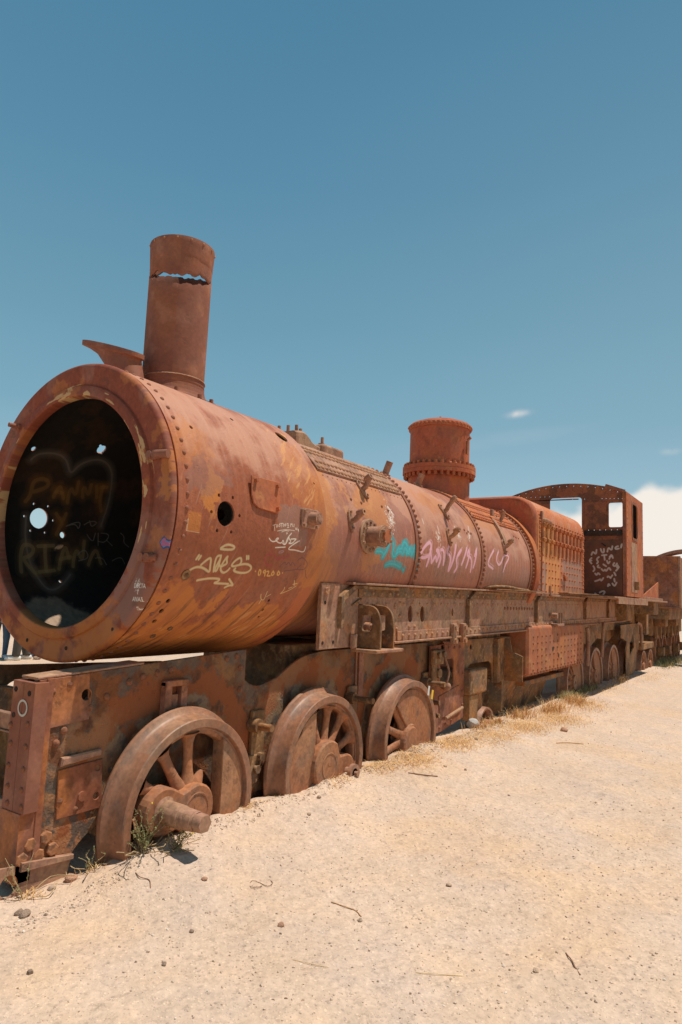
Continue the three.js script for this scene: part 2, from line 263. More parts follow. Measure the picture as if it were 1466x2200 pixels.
{
  const axis = (a, b, step, lo, hi) => { const v = []; for (let q = a; q <= b + 1e-6; q += step) v.push(q); let s = step, q = b; while (q < hi) { s *= 1.12; q += s; v.push(q); } s = step; q = a; const w = []; while (q > lo) { s *= 1.12; q -= s; w.unshift(q); } return [...w, ...v]; };
  const xs = axis(0.4, 4.4, 0.016, -900, 900), zs = axis(-5.2, 1.6, 0.016, -1200, 500);
  const nx = xs.length, nzs = zs.length, pos = new Float32Array(nx * nzs * 3), uv = new Float32Array(nx * nzs * 2), col = new Float32Array(nx * nzs * 3), idx = [];
  for (let j = 0; j < nzs; j++) for (let i = 0; i < nx; i++) {
    const k = j * nx + i, x = xs[i], z = zs[j]; pos[k * 3] = x; pos[k * 3 + 1] = sandY(x, z) + BY; pos[k * 3 + 2] = z; uv[k * 2] = x / 2.3; uv[k * 2 + 1] = z / 2.3;
    // patches of coarser, browner sand and trampled straw dust
    const n = nz(0, x / 5.3, z / 5.3), m = nz(1, x / 2.1 + 0.3, z / 2.1), b = 0.97 + 0.1 * (n - 0.5) + 0.1 * (m - 0.5), o = sstep(0.52, 0.8, nz(1, x / 3.7 + 0.7, z / 3.7 + 0.2)) + 1.6 * sstep(0.5, 0.75, nz(3, x / 2.1, z / 2.1) * 0.5 + nz(2, x / 1.4, z / 1.4) * 0.5) * bump1(z + 0.62 * (x - 2.1), -1.28, 0.17) * bump1(x, 2.3, 0.6);
    col[k * 3] = b; col[k * 3 + 1] = b * (1 - 0.04 * o); col[k * 3 + 2] = b * (1 - 0.1 * o);
  }
  for (let j = 0; j < nzs - 1; j++) for (let i = 0; i < nx - 1; i++) { const a = j * nx + i; idx.push(a, a + nx, a + 1, a + 1, a + nx, a + nx + 1); }
  const g = new THREE.BufferGeometry(); g.setAttribute('position', new THREE.BufferAttribute(pos, 3)); g.setAttribute('uv', new THREE.BufferAttribute(uv, 2)); g.setAttribute('color', new THREE.BufferAttribute(col, 3)); g.setIndex(idx); g.computeVertexNormals();
  const S = 2048, r = rng(91), field = new Float32Array(S * S), tint = new Float32Array(S * S);
  for (let i = 0; i < S * S; i++) field[i] = 0.5 + 0.28 * (r() - 0.5);
  for (let i = 0; i < 52000; i++) {      // grains and little stones
    const x = r() * S, y = r() * S, q = 0.7 + Math.pow(r(), 5) * 5.5, t = r(), e = 0.6 + 0.4 * r();
    for (let dy = -Math.ceil(q); dy <= q; dy++) for (let dx = -Math.ceil(q); dx <= q; dx++) { const d = Math.hypot(dx, dy / e); if (d <= q) { const k = ((y + dy + S) & 2047) * S + ((x + dx + S) & 2047); field[k] = Math.max(field[k], 0.55 + 0.4 * Math.sqrt(1 - d / q * d / q) * Math.min(1, q / 3)); tint[k] = t - 0.5; } }
  }
  const col1 = [0.60, 0.436, 0.322];
  const map = dataTex(S, S, (u, v) => { const k = ((v * S) | 0) * S + ((u * S) | 0), f = field[k], t = tint[k], n = nz(1, u * 2, v * 2), n2 = nz(3, u * 2, v * 2), w = 0.9 + 0.26 * (f - 0.5) + 0.5 * t * (t < 0 ? 1.2 : 0.5) + 0.1 * (n - 0.5) + 0.2 * (n2 - 0.5) + 0.27 * (nz(3, u * 5 + 0.3, v * 5) - 0.5) - 0.16 * sstep(0.66, 0.8, nz(3, u * 3, v * 3 + 0.5)); return [col1[0] * w, col1[1] * w * (1 - 0.05 * (n - 0.5)), col1[2] * w * (1 - 0.16 * (n - 0.5) - 0.1 * t)]; });
  const bm = dataTex(S, S, (u, v) => { const k = ((v * S) | 0) * S + ((u * S) | 0), f = Math.min(1, field[k] * 0.6 + 0.35 * nz(3, u * 5 + 0.3, v * 5) + 0.1 * nz(2, u * 6, v * 6)); return [f, f, f]; }, false);
  const m = mesh('ground', g, new THREE.MeshStandardMaterial({ map, bumpMap: bm, bumpScale: 0.006, roughness: 0.97, vertexColors: true }), scene);
  m.userData = { kind: 'structure', label: 'pale tan sand and fine gravel around the rusted engine' };
}
// ------------------------------------------------------------------ paint and chalk on the steel: [back, down] in millimetres
const G = {
aces:'244,1863 271,1842 318,1833 368,1844 417,1868 403,1828 389,1766 353,1791 324,1821|447,1857 434,1820 430,1763 456,1750 472,1760 462,1795 448,1843 471,1859 473,1812 469,1752|471,1806 492,1828 511,1815 544,1799 525,1774 530,1745 501,1793 494,1840 534,1865 566,1848 577,1829|652,1801 672,1787 651,1747 607,1774 583,1805 600,1816 652,1801 715,1788 768,1799 783,1823 752,1850 677,1854 616,1842 630,1826|449,1706 478,1684 524,1677 572,1687 565,1705 511,1712 451,1711|339,1922 399,1908 473,1901 530,1904 516,1924 482,1934 554,1934 620,1935|602,1961 639,1940 672,1946 643,1924 609,1901|271,1789 283,1763|291,1789 301,1767|701,1738 710,1758|718,1737 726,1755',
n09:'864,1822 864,1850 880,1863 891,1849 881,1824 864,1822|924,1821 904,1829 921,1844 934,1834 926,1821 940,1862|946,1830 966,1822 968,1845 958,1861 995,1859|1010,1823 998,1843 1018,1858 1033,1841 1010,1823|1066,1820 1057,1840 1079,1853 1095,1838 1066,1820|829,1834 831,1835|1116,1830 1118,1831',
toot:'910,1515 937,1506|924,1510 936,1548|952,1504 944,1520 958,1523 965,1509 952,1504|977,1498 971,1514 983,1518 991,1503 977,1498|984,1494 1018,1489|1002,1492 1006,1516|1022,1493 1017,1507 1028,1510 1036,1495 1022,1493|1045,1489 1039,1504 1049,1506 1055,1493 1045,1489|1061,1486 1082,1480 1066,1498 1083,1496|1074,1500 1075,1512 1090,1509 1065,1514|1105,1481 1104,1503|1105,1481 1118,1483 1105,1491|1125,1479 1124,1499 1134,1498|1143,1480 1143,1502|1164,1503 1165,1518|1163,1512 1179,1512|1178,1501 1178,1519|1192,1509 1188,1519 1201,1520 1192,1509 1202,1527|962,1548 1018,1533 1087,1526 1153,1526|1011,1549 1038,1536 1088,1535|1060,1551 1079,1546 1067,1559',
rins:'887,1604 910,1622 948,1622 986,1600 980,1592 953,1603 977,1623 1027,1627 1034,1596 1066,1643 1077,1586 1120,1548|1036,1623 1066,1646 1099,1571 1096,1584 1131,1606 1095,1621 1144,1617 1169,1590 1187,1579 1122,1588|968,1660 1072,1648|1221,1591 1165,1615 1092,1665 1197,1657 1296,1672 1304,1626',
red:'931,1678 964,1719 907,1704 880,1731 897,1773 953,1794 972,1774|976,1712 1011,1753 1016,1715 1046,1744 1054,1712 1082,1735 1102,1709 1141,1706',
dark:'1065,1787 1104,1740 1130,1777 1146,1744 1183,1780 1186,1741 1230,1771|1244,1731 1275,1702 1335,1718 1378,1755 1349,1797 1252,1796 1299,1760|1370,1796 1382,1830 1414,1856|1129,1816 1273,1795',
mauve:'1014,1687 1031,1676 1068,1675 1056,1690 1017,1693',
scrib:'986,2000 1007,2043 1050,2049 1042,2012 1037,1977|1020,2080 1019,2046|1057,2019 1089,1997|1194,1983 1212,1957 1203,1936|1189,1990 1226,1978 1283,1954 1326,1924|1255,1944 1289,1932|1282,1880 1305,1925|1281,1911 1328,1902',
cyan:'2444,1431 2530,1418 2591,1458 2549,1487 2631,1404 2676,1309 2644,1233 2677,1295 2757,1341 2721,1449 2804,1457 2814,1363 2900,1383 2925,1300 3011,1319 2984,1444 3069,1328 3103,1450 3160,1293 3165,1460 3214,1414 3237,1526|2798,1430 2872,1385 2938,1434 2953,1338 3052,1426 3056,1357|2648,1540 2742,1511 2922,1544|2982,1561 2996,1568',
pink:'3445,1499 3480,1395 3531,1246 3378,1303 3273,1396 3328,1435 3480,1395|3491,1337 3535,1421 3535,1479 3627,1370 3650,1472 3710,1320 3607,1328 3748,1376 3709,1491|3745,1317 3817,1296 3820,1462|3949,1255 3851,1339 3998,1359 3948,1547 4021,1465 4120,1240|4168,1347 4316,1240 4112,1366 4175,1472 4121,1523|4279,1434 4414,1248|4407,1459 4524,1223 4385,1332 4549,1336 4547,1500|4610,1447 4728,1189 4635,1314',
ku:'5251,1206 4954,1374 5213,1432|5404,1213 5278,1297 5413,1402 5584,1238 5726,1228 5772,1264 5623,1351 5561,1451',
wh:'2785,1037 2782,1094 2740,1169|2764,1025 2812,1062|3413,1031 3416,1077|3738,1072 3738,1135|4197,1019 4219,1068|4626,969 4594,1028',
heart:'232,-1022 248,-978 325,-943 436,-930 517,-974 585,-1081 623,-989 707,-921 802,-900 906,-944 975,-1047 1013,-1251 969,-1456|657,-1887 465,-2103 342,-1870 306,-1665 302,-1454',
panni:'280,-1341 315,-1293 299,-1187 357,-1150 423,-1155 433,-1210 330,-1259|499,-1277 523,-1150 584,-1276|511,-1231 561,-1235|628,-1304 612,-1158 690,-1249 677,-1124|752,-1240 717,-1129 803,-1233 796,-1128|880,-1222 850,-1131|914,-1120 906,-1218 949,-1330|893,-1136 945,-1127|547,-1403 605,-1473 632,-1393|605,-1473 562,-1566',
rian:'251,-1886 261,-1679 340,-1662 378,-1702 334,-1760 266,-1775 361,-1891|408,-1672 538,-1656|466,-1667 456,-1869|397,-1878 523,-1859|567,-1845 637,-1614 667,-1747|591,-1764 680,-1735|695,-1815 737,-1628 789,-1785 816,-1598|840,-1794 922,-1612 963,-1774',
jers:'644,-1491 777,-1420 760,-1513 730,-1459 644,-1491|808,-1462 856,-1423 938,-1425 876,-1478 856,-1423|841,-1539 895,-1614 920,-1520|947,-1517 949,-1621|974,-1514 1072,-1505 1018,-1592 949,-1586|1032,-1567 1089,-1610|1172,-1495 1217,-1515 1204,-1576 1263,-1607|745,-1719 815,-1644 861,-1734 753,-1764|915,-1730 984,-1713 1017,-1783|1079,-1743 1171,-1688 1206,-1759',
cab:'798,450 814,525 878,451 886,542|958,558 981,484 1020,501 1013,558|1075,509 1084,599 1146,525 1161,607|1254,607 1208,591 1215,550 1269,566|1308,583 1316,664 1346,607|798,392 750,350 798,293|766,342 798,346|926,410 878,376 917,327 894,294|981,443 1059,451|1020,443 1028,361|1106,378 1138,476 1168,395|1114,419 1161,427|830,244 862,194 830,153|917,261 893,228 941,220|1004,279 1051,246|1067,345 1082,280 1114,329|1191,305 1160,272 1206,240 1237,298|1252,265 1221,216 1283,250 1221,168|862,112 885,71 909,129 941,97|972,196 1004,148 1035,197 1051,148 1098,231 1128,182|861,-28 917,-10 956,16 964,-25 1003,33|1074,51 1081,76 1128,36|1159,85 1128,44|1190,135 1213,86|1190,21 1197,-27|1081,-111 1089,-62 1112,-94|1158,-61 1189,-124 1228,-43|940,-230 987,-196 1034,-210 1002,-260|861,-249 877,-265',
};
// ------------------------------------------------------------------ the locomotive
const loco = thing('steam_locomotive', 'huge rusted steam locomotive with tall chimney and open round smokebox sunk in sand', 'steam locomotive');
const add = (m) => { m.position.y += BY; loco.add(m); return m; };
const P = (name, geo, mat, label) => add(part(name, geo, mat, null, label));

// --- smokebox
const RS = 0.95, LS = 1.6;
const sideHole = [1.5708, -0.45, 0.078];
const nearHoles = [[0, -0.8, 0.232], [...sideHole], ...ring6(1.5708, -0.45, 0.125).map(([t, z]) => [t, z, 0.011]), [0.73, -1.34, 0.058], [0.997, -0.256, 0.014], [0.725, -0.788, 0.016], [1.19, -1.45, 0.01], [2.18, -0.191, 0.016], [2.26, -0.186, 0.017], [2.35, -0.189, 0.016], [2.156, -1.105, 0.012], [2.243, -1.103, 0.012], [2.314, -1.114, 0.01]];
const farHoles = [[-1.555, -0.41, 0.078], ...ring6(-1.555, -0.41, 0.12).map(([t, z]) => [t, z, 0.011]), [-0.87, -0.75, 0.04], [-0.835, -0.72, 0.012], [-0.9, -0.77, 0.012], [-1.0, -0.22, 0.02], [-1.67, -0.62, 0.026], [-2.08, -0.56, 0.016]];
const holes = [...nearHoles, ...farHoles].map(([t, z, r]) => drillAt(t, z, r));
const wob = (x, y, k) => 0.3 * k * (nz(3, x / 0.9, y / 0.9) - 0.5) + k * (nz(1, x / 0.8, y / 0.8) - 0.5) + k * 0.5 * (nz(2, x / 0.5, y / 0.5) - 0.5);
const inBox = (x, y, a, b, c, d, s = 0.02) => sstep(a - s, a + s, x) * sstep(b + s, b - s, x) * sstep(c - s, c + s, y) * sstep(d + s, d - s, y);
const inEll = (x, y, cx, cy, rx, ry, s = 0.075) => sstep(1 + s, 1 - s, Math.hypot((x - cx) / rx, (y - cy) / ry));
const steel = new THREE.MeshStandardMaterial({ roughness: 1, bumpMap: null });
const CIRC = 2 * Math.PI * RS;
const shellTex = paintTex(1024, 2048, 0, -CIRC / 2, LS, CIRC, (x, y) => {
  const w1 = wob(x, y, 0.16), w2 = wob(y + 3, x, 0.2), X = x + w1, Y = y + w2;
  const c = rust(x, y, [0.295, 0.086, 0.038], [[[0.28, 0.115, 0.075], 1.7, 0.56, 0.2, 0.5], [[0.36, 0.11, 0.05], 1.1, 0.58, 0.14, 0.6, 1]]);
  // pale dusty film, left in tongues on the upper part
  mix3(c, C.dust, 0.74 * sstep(0.3, 0.56, nz(0, x / 2.3, y / 1.5) * 0.6 + 0.4 * nz(1, x / 0.4, y / 2.2)) * inBox(X, Y, -1, 3, -1.4, 1.12, 0.1));
  // soft vertical wash marks
  mix3(c, C.dust, 0.28 * sstep(0.58, 0.8, nz(1, x / 0.16, y / 2.6)) * (Math.abs(y) < 1.15 ? 1 : 0.35));
  // bare orange patches with ragged edges
  const o = Math.max(inEll(X, Y, 0.36, 1.36, 0.075, 0.2), inEll(X, Y, 0.2, 2.2, 0.3, 0.28) * 0.9, inEll(X, Y, 1.52, 1.75, 0.15, 0.75) * 0.85, inEll(X, Y, 1.05, 2.28, 0.36, 0.22), inEll(X, Y, 0.55, 2.15, 0.07, 0.07), inEll(X, Y, 0.75, 2.72, 1.2, 0.46), inEll(X, Y, 1.34, 1.1, 0.22, 0.3) * 0.5, inEll(X, Y, 0.2, 1.05, 0.2, 0.14) * 0.5);
  mix3(c, C.orange, o * (0.55 + 0.45 * sstep(0.3, 0.6, nz(2, (x + y * 0.5) / 0.5, y / 1.8))));
  mix3(c, C.bright, 0.8 * sstep(0.55, 0.72, nz(2, (x + y) / 0.35, (y - x * 0.4) / 1.4)) * Math.max(inEll(X, Y, 1.3, 1.0, 0.2, 0.4), inEll(X, Y, 1.1, 2.3, 0.3, 0.15), inEll(X, Y, 0.3, 2.5, 0.4, 0.15)));
  mix3(c, C.red, 0.8 * inEll(X, Y, 1.5, 2.25, 0.14, 0.3));
  // faded rectangles where plates were bolted
  mix3(c, C.mauve, 0.75 * inBox(x + 0.3 * w1, y + 0.3 * w2, 0.98, 1.3, 1.36, 1.62, 0.008));
  mix3(c, [0.25, 0.135, 0.105], 0.45 * inEll(X, Y, 0.3, 1.28, 0.2, 0.14));
  mix3(c, C.orange, 0.85 * inBox(x, y + 0.1 * w1, 0.14, 0.245, 1.515, 1.625, 0.004));
  // dark dribbles down the underside and long scratches
  mix3(c, C.dark, 0.6 * sstep(0.62, 0.8, nz(2, (x + 0.35 * y) / 0.3, (y - 0.3 * x) / 2.4)) * inBox(x, Y, -1, 3, 2.05, 2.98, 0.08));
  const s = nz(2, (x + 0.42 * y) / 0.17, (y - x) / 3.1); mix3(c, [0.42, 0.22, 0.14], 0.5 * sstep(0.78, 0.88, s) * inBox(x, y, -1, 3, 1.3, 2.3, 0.1));
  return c;
}, (ctx) => {
  strokes(ctx, G.aces, '#c9b183', 0.017, 0.9); strokes(ctx, G.aces, '#d9c397', 0.008, 0.6); strokes(ctx, G.n09, '#d9a65e', 0.011, 0.92); strokes(ctx, G.toot, '#ded3c0', 0.0045, 0.95);
  strokes(ctx, G.rins, '#dfd6c6', 0.0085, 0.92); strokes(ctx, G.red, '#b0384c', 0.007, 0.75); strokes(ctx, G.dark, '#5c4247', 0.006, 0.7); strokes(ctx, G.mauve, '#a88894', 0.007, 0.8); strokes(ctx, G.scrib, '#d9be86', 0.006, 0.9);
  strokes(ctx, '138,1625 140,1560|145,1626 143,1555|140,1628 245,1631', '#d8ccb8', 0.003, 0.8); spray(ctx, 0.12, 1.75, 0.03, 0.025, 40, '#d8ccb8', 5, 0.002); spray(ctx, 0.7, 1.95, 0.015, 0.06, 30, '#c9b590', 6, 0.0016);
});
const skin = new THREE.MeshPhysicalMaterial({ specularIntensity: 0.45, map: shellTex, bumpMap: rep(bumpT, 1), bumpScale: 0.004, roughness: 0.52 });
skin.bumpMap.repeat.set(LS / 1.1, CIRC / 1.1);
const shell = add(mesh('smokebox', wrapUV(carve(drum(RS, RS - 0.012, -0.055, -1.535), holes), RS, 0, LS), skin, null));
// lining, soot and inner shade together in its near black: the shell's inner skin, with old spray paint on the far side
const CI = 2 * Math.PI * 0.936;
const liningTex = paintTex(1024, 2048, 0, -CI / 2, LS, CI, (x, y) => { const c = [...C.black]; mix3(c, [0.075, 0.035, 0.018], 0.7 * sstep(0.5, 0.8, nz(1, x / 0.9, y / 0.9))); const Y = -Math.abs(y), e = inEll(x + wob(x, y, 0.1), y + wob(y, x, 0.1), 0.42, -2.42, 0.36, 0.32, 0.12); if (y < 0) mix3(c, [0.42, 0.29, 0.2], e * 0.95); const f = 0.8 + 0.5 * (nz(3, x, y) - 0.5); return c.map((v) => v * f); }, (ctx) => {  // sand-pale floor patch painted only where the sunbeam lands, to brighten that pool
  strokes(ctx, G.heart, '#8a7f74', 0.05, 0.18, 3); strokes(ctx, G.heart, '#9a9084', 0.016, 0.4); strokes(ctx, G.panni, '#a86a24', 0.06, 0.14, 3); strokes(ctx, G.panni, '#a87a44', 0.03, 0.42);
  strokes(ctx, G.rian, '#97763f', 0.05, 0.18, 2); strokes(ctx, G.rian, '#a08658', 0.03, 0.6); strokes(ctx, G.jers, '#8f8a84', 0.009, 0.7);
});
const lining = mesh('smokebox_lining', wrapUV(carve(drum(0.9375, 0.927, -0.06, -1.53), holes), 0.936, 0, LS), new THREE.MeshStandardMaterial({ map: liningTex, roughness: 0.95 }), shell, 'sooty inside wall, shade and sun patch in its colour, with a sprayed heart and names');
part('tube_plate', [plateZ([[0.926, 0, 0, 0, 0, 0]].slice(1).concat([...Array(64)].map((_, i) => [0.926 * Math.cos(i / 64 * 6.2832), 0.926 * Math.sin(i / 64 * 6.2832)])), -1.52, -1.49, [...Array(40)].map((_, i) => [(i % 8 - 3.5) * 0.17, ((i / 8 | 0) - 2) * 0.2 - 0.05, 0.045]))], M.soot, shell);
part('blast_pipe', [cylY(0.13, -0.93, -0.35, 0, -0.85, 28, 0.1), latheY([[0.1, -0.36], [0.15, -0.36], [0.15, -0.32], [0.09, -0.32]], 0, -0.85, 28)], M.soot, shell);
// --- front ring
const ringTex = paintTex(1024, 1024, -1, -1, 2, 2, (x, y) => {
  const r = Math.hypot(x, y), a = Math.atan2(x, -y), X = x + wob(x, y, 0.25), Y = y + wob(y + 5, x, 0.25);
  const c = rust(x, y, [0.235, 0.06, 0.032], [[[0.22, 0.07, 0.04], 1.1, 0.58, 0.2, 0.5], [C.mauve, 0.8, 0.62, 0.16, 0.4, 1], [C.orange, 0.7, 0.74, 0.06, 0.4, 1]]);
  mix3(c, C.orange, 0.75 * sstep(0.35, 0.75, Y) * sstep(0.3, 0.6, nz(1, x / 0.6, y / 0.6)));
  mix3(c, [0.26, 0.13, 0.10], 0.85 * inEll(X, Y, 0.72, 0.52, 0.17, 0.3)); mix3(c, C.orange, 0.6 * inEll(X, Y, 0.9, -0.2, 0.1, 0.13));
  // pale scuffed spots where the door seated
  if (r < 0.82 && r > 0.72 && y < 0.3) mix3(c, [0.56, 0.36, 0.17], 0.85 * sstep(0.68, 0.74, nz(2, a / 1.3, r / 0.25)));
  mix3(c, C.dark, 0.5 * sstep(0.62, 0.8, nz(0, x / 0.9 + 0.4, y / 0.9)) * sstep(0.3, 0.7, Y));
  return c;
}, (ctx) => {
  ctx.save(); ctx.translate(0.919, 0.217); ctx.rotate(0.1); ctx.scale(0.75, 1); ctx.rotate(Math.PI / 4); ctx.fillStyle = '#3f4a78'; ctx.fillRect(-0.027, -0.027, 0.054, 0.054); ctx.fillStyle = '#6f78a0'; ctx.fillRect(-0.021, -0.021, 0.042, 0.042); ctx.strokeStyle = '#b25a7a'; ctx.lineWidth = 0.008; ctx.beginPath(); ctx.moveTo(-0.02, 0); ctx.lineTo(0.02, -0.01); ctx.lineTo(0, 0.02); ctx.lineTo(-0.01, -0.02); ctx.stroke(); ctx.restore();
  spray(ctx, 0.735, 0.46, 0.03, 0.05, 90, '#c9c2b8', 3, 0.004); ctx.fillStyle = '#e2dccf'; ctx.save(); ctx.translate(0.7, 0.475); ctx.scale(0.002, 0.002); ctx.font = '18px sans-serif'; ctx.fillText('DECTA', 0, 0); ctx.fillText('T', 16, 18); ctx.fillText('ANAI', 0, 38); ctx.font = '14px sans-serif'; ctx.fillText('5-9-21', 18, 62); ctx.restore();
});
function planarXY(geo) { const g = geo.index ? geo.toNonIndexed() : geo, p = g.attributes.position, uv = g.attributes.uv; for (let i = 0; i < p.count; i++) uv.setXY(i, (p.getX(i) + 1) / 2, (p.getY(i) + 1) / 2); return g; }
const eccentric = (g) => { const p = g.attributes.position; for (let i = 0; i < p.count; i++) { const x = p.getX(i), y = p.getY(i), r = Math.hypot(x, y), w = sstep(0.85, 0.77, r) * (p.getZ(i) > -0.06 ? 1 : 1); p.setX(i, x * (1 + 0.025 * w) - 0.028 * w); p.setY(i, y * (1 + 0.02 * w) - 0.002 * w); } return g; };
const ringMat = new THREE.MeshPhysicalMaterial({ specularIntensity: 0.4, map: ringTex, bumpMap: rep(bumpT, 1.6), bumpScale: 0.003, roughness: 0.7 });
const bead = []; for (let i = 0; i <= 10; i++) { const a = -1.2 + i / 10 * 2.75; bead.push([0.925 + 0.032 * Math.cos(a), -0.022 + 0.032 * Math.sin(a)]); }
mesh('front_ring', planarXY(eccentric(latheZ([[0.93, -0.075], ...bead, [0.88, 0.006], [0.815, 0.002], [0.81, -0.004], [0.8, -0.004], [0.797, 0.012], [0.74, 0.016], [0.728, 0.008], [0.724, -0.05], [0.736, -0.05], [0.76, -0.03], [0.9, -0.03]], 144))), ringMat, shell);
heads('rivet', [...Array(34)].map((_, i) => onCyl(RS - 0.002, 0.16 + i * 0.0885, -0.125)), 0.0155, M.smooth, shell);
for (const [y, l] of [[0.289, 1], [-0.301, 0]]) {
  const x = 0.815; part('hinge_lug', [box(x - 0.06, x + 0.04, y - 0.028, y + 0.028, 0.004, 0.026, 0.026), cylZ(0.024, 0.02, 0.04, x - 0.04, y), cylZ(0.024, 0.02, 0.046, x + 0.015, y), bar([x + 0.015, y, 0.03], [x + 0.015 + (l ? 0.085 : 0.05), y, 0.012], l ? 0.026 : 0.02, 14)], M.smooth, shell);
}
part('handrail_stud', [bar([-0.62, 0.6, 0.0], [-0.63, 0.602, 0.075], 0.016), cylZ(0.022, 0, 0.02, -0.62, 0.6)], M.brown, shell);
for (const [x, y] of [[0.13, -0.86], [-0.28, -0.84], [0.55, -0.72]]) part('bolt_hole', [cylZ(0.012, 0.0, 0.009, x, y, 12)], M.soot, shell);
{ // loose cover plate held by its top bolts, and the flanged stub behind it
  const q = [[0.675, 0.1], [0.955, 0.1], [0.955, -0.11], [0.9, -0.13], [0.72, -0.1], [0.675, -0.05]];
  const g = plateX([[-0.145, 0.1], [0.145, 0.1], [0.145, -0.1], [0.12, -0.118], [-0.08, -0.105], [-0.125, -0.08], [-0.145, -0.03]].map((a) => a), 0, 0.012).rotateZ(0.09);
  const b = [[-0.11, 0.075], [0.115, 0.07], [0.115, -0.085]].map(([a, y]) => cylX(0.016, 0.008, 0.034, y, -a, 6).rotateZ(0.09));
  part('cover_plate', [g, ...b].map((k) => k.translate(0.94, 0.178, -0.822)), M.orange, shell);
  part('flanged_stub', [plateX(rrect(-0.1, 0.1, -0.07, 0.07, 0.02), 0, 0.028), cylX(0.05, 0.02, 0.1, 0, -0.01, 24, 0.044), cylX(0.026, 0.1, 0.106, 0, -0.01, 16), ...[[-0.075, 0.05], [0.075, 0.05], [-0.075, -0.05], [0.075, -0.05]].map(([a, y]) => cylX(0.014, 0.02, 0.045, y, -a, 6))].map((k) => k.translate(0.937, 0.068, -1.315)), M.dusty, shell);
}
heads('bolt', [onCyl(RS, 1.99, -0.23), onCyl(RS, 2.42, -0.36), onCyl(RS, 2.5, -0.28)], 0.018, M.grime, shell, { geo: hexGeo });
part('washer', [cylY(0.034, 0, 0.006, 0, 0, 24)].map((g) => { const h = onCyl(RS, 1.99, -0.23); return g.applyQuaternion(new THREE.Quaternion().setFromUnitVectors(UP, V3(h[3], h[4], 0))).translate(h[0], h[1], h[2]); }), M.grime, shell);
// --- chimney: a tube torn through near its top
function tornTube(r0, r1, y0f, y1f, z, seg = 120, rows = 10, th = 0.014) {       // y0f, y1f give the ragged edges by angle
  const pos = [], idx = [], q = (a, t, d) => { const lo = y0f(a), hi = y1f(a), y = lo + (hi - lo) * t, r = r0 + (r1 - r0) * t - d; pos.push(r * Math.sin(a), y, z + r * Math.cos(a)); };
  for (const d of [0, th]) for (let j = 0; j <= rows; j++) for (let i = 0; i <= seg; i++) q(i / seg * 6.28318, j / rows, d);
  const W = seg + 1, L = (rows + 1) * W;
  for (let j = 0; j < rows; j++) for (let i = 0; i < seg; i++) { const a = j * W + i; idx.push(a, a + 1, a + W, a + 1, a + W + 1, a + W); idx.push(L + a, L + a + W, L + a + 1, L + a + 1, L + a + W, L + a + W + 1); }
  for (let i = 0; i < seg; i++) { idx.push(i, L + i, i + 1, i + 1, L + i, L + i + 1); const t = rows * W + i; idx.push(t, t + 1, L + t, t + 1, L + t + 1, L + t); }
  const g = new THREE.BufferGeometry(); g.setAttribute('position', new THREE.Float32BufferAttribute(pos, 3)); g.setIndex(idx); g.computeVertexNormals(); g.setAttribute('uv', new THREE.Float32BufferAttribute(new Float32Array(pos.length / 3 * 2), 2)); return g;
}
{
  const zc = -0.8, th = (a, c, w) => { let d = Math.abs(((a - c + 9.4248) % 6.28318) - 3.14159); return sstep(w, w * 0.55, d); };
  const jag = (a, k) => 0.016 * (nz(2, a / 1.1, k) - 0.5) * 2 + 0.012 * (nz(3, a / 3, k + 0.3) - 0.5) * 2;
  const c0 = 0.75;                 // the tear faces the viewer
  const lowTop = (a) => 1.875 + 0.6 * jag(a, 0.2) - 0.128 * Math.cos(a - c0);
  const upBot = (a) => { const open = Math.max(th(a, c0, 1.35), th(a, c0 + 3.1416, 1.0) * 0.75); return lowTop(a) + 0.004 + open * (0.066 + 0.6 * jag(a, 0.7)); };
  const chim = P('chimney', [tornTube(0.229, 0.233, () => 1.06, lowTop, zc, 160, 12, 0.009), tornTube(0.234, 0.229, () => 1.02, () => 1.062, zc, 96, 2, 0.015)], M.smooth);
  const flare = []; for (let i = 0; i <= 8; i++) { const t = i / 8; flare.push([0.231 + 0.10 * Math.pow(1 - t, 2.2), 0.84 + 0.235 * t]); }
  // saddle flange, cut to the curve of the smokebox
  const fl = latheY([...flare, [0.222, 1.075], [0.222, 0.84]], 0, zc, 72); { const p = fl.attributes.position; for (let i = 0; i < p.count; i++) { const x = p.getX(i), y = p.getY(i), t = (1.075 - y) / 0.235, want = Math.sqrt(RS * RS - Math.min(0.9, x * x)) + 0.003; p.setY(i, y * (1 - t) + want * t); } fl.computeVertexNormals(); }
  part('saddle_flange', [fl, ...[...Array(10)].map((_, i) => { const a = i / 10 * 6.283 + 0.3, x = 0.295 * Math.sin(a), z = zc + 0.295 * Math.cos(a); return cylY(0.016, Math.sqrt(RS * RS - x * x), Math.sqrt(RS * RS - x * x) + 0.03, x, z, 6); })], M.smooth, chim);
  part('weld_bead', [tornTube(0.238, 0.236, (a) => 1.062, (a) => 1.07 + 0.004 * nz(2, a / 0.7, 0.5), zc, 120, 1, 0.012)], M.dusty, chim);
  const cap = part('chimney_cap', [tornTube(0.23, 0.24, upBot, () => 2.11, zc, 200, 10, 0.01), tornTube(0.234, 0.244, (a) => Math.max(upBot(a) + 0.03, 1.95), () => 2.114, zc, 120, 4, 0.008)], M.smooth, chim, 'torn upper band of the chimney');
  heads('rivet', [...Array(9)].map((_, i) => { const a = -0.6 + i * 0.42; return [0.243 * Math.sin(a), 2.095, zc + 0.243 * Math.cos(a), Math.sin(a), 0, Math.cos(a)]; }), 0.009, M.dusty, chim);
}
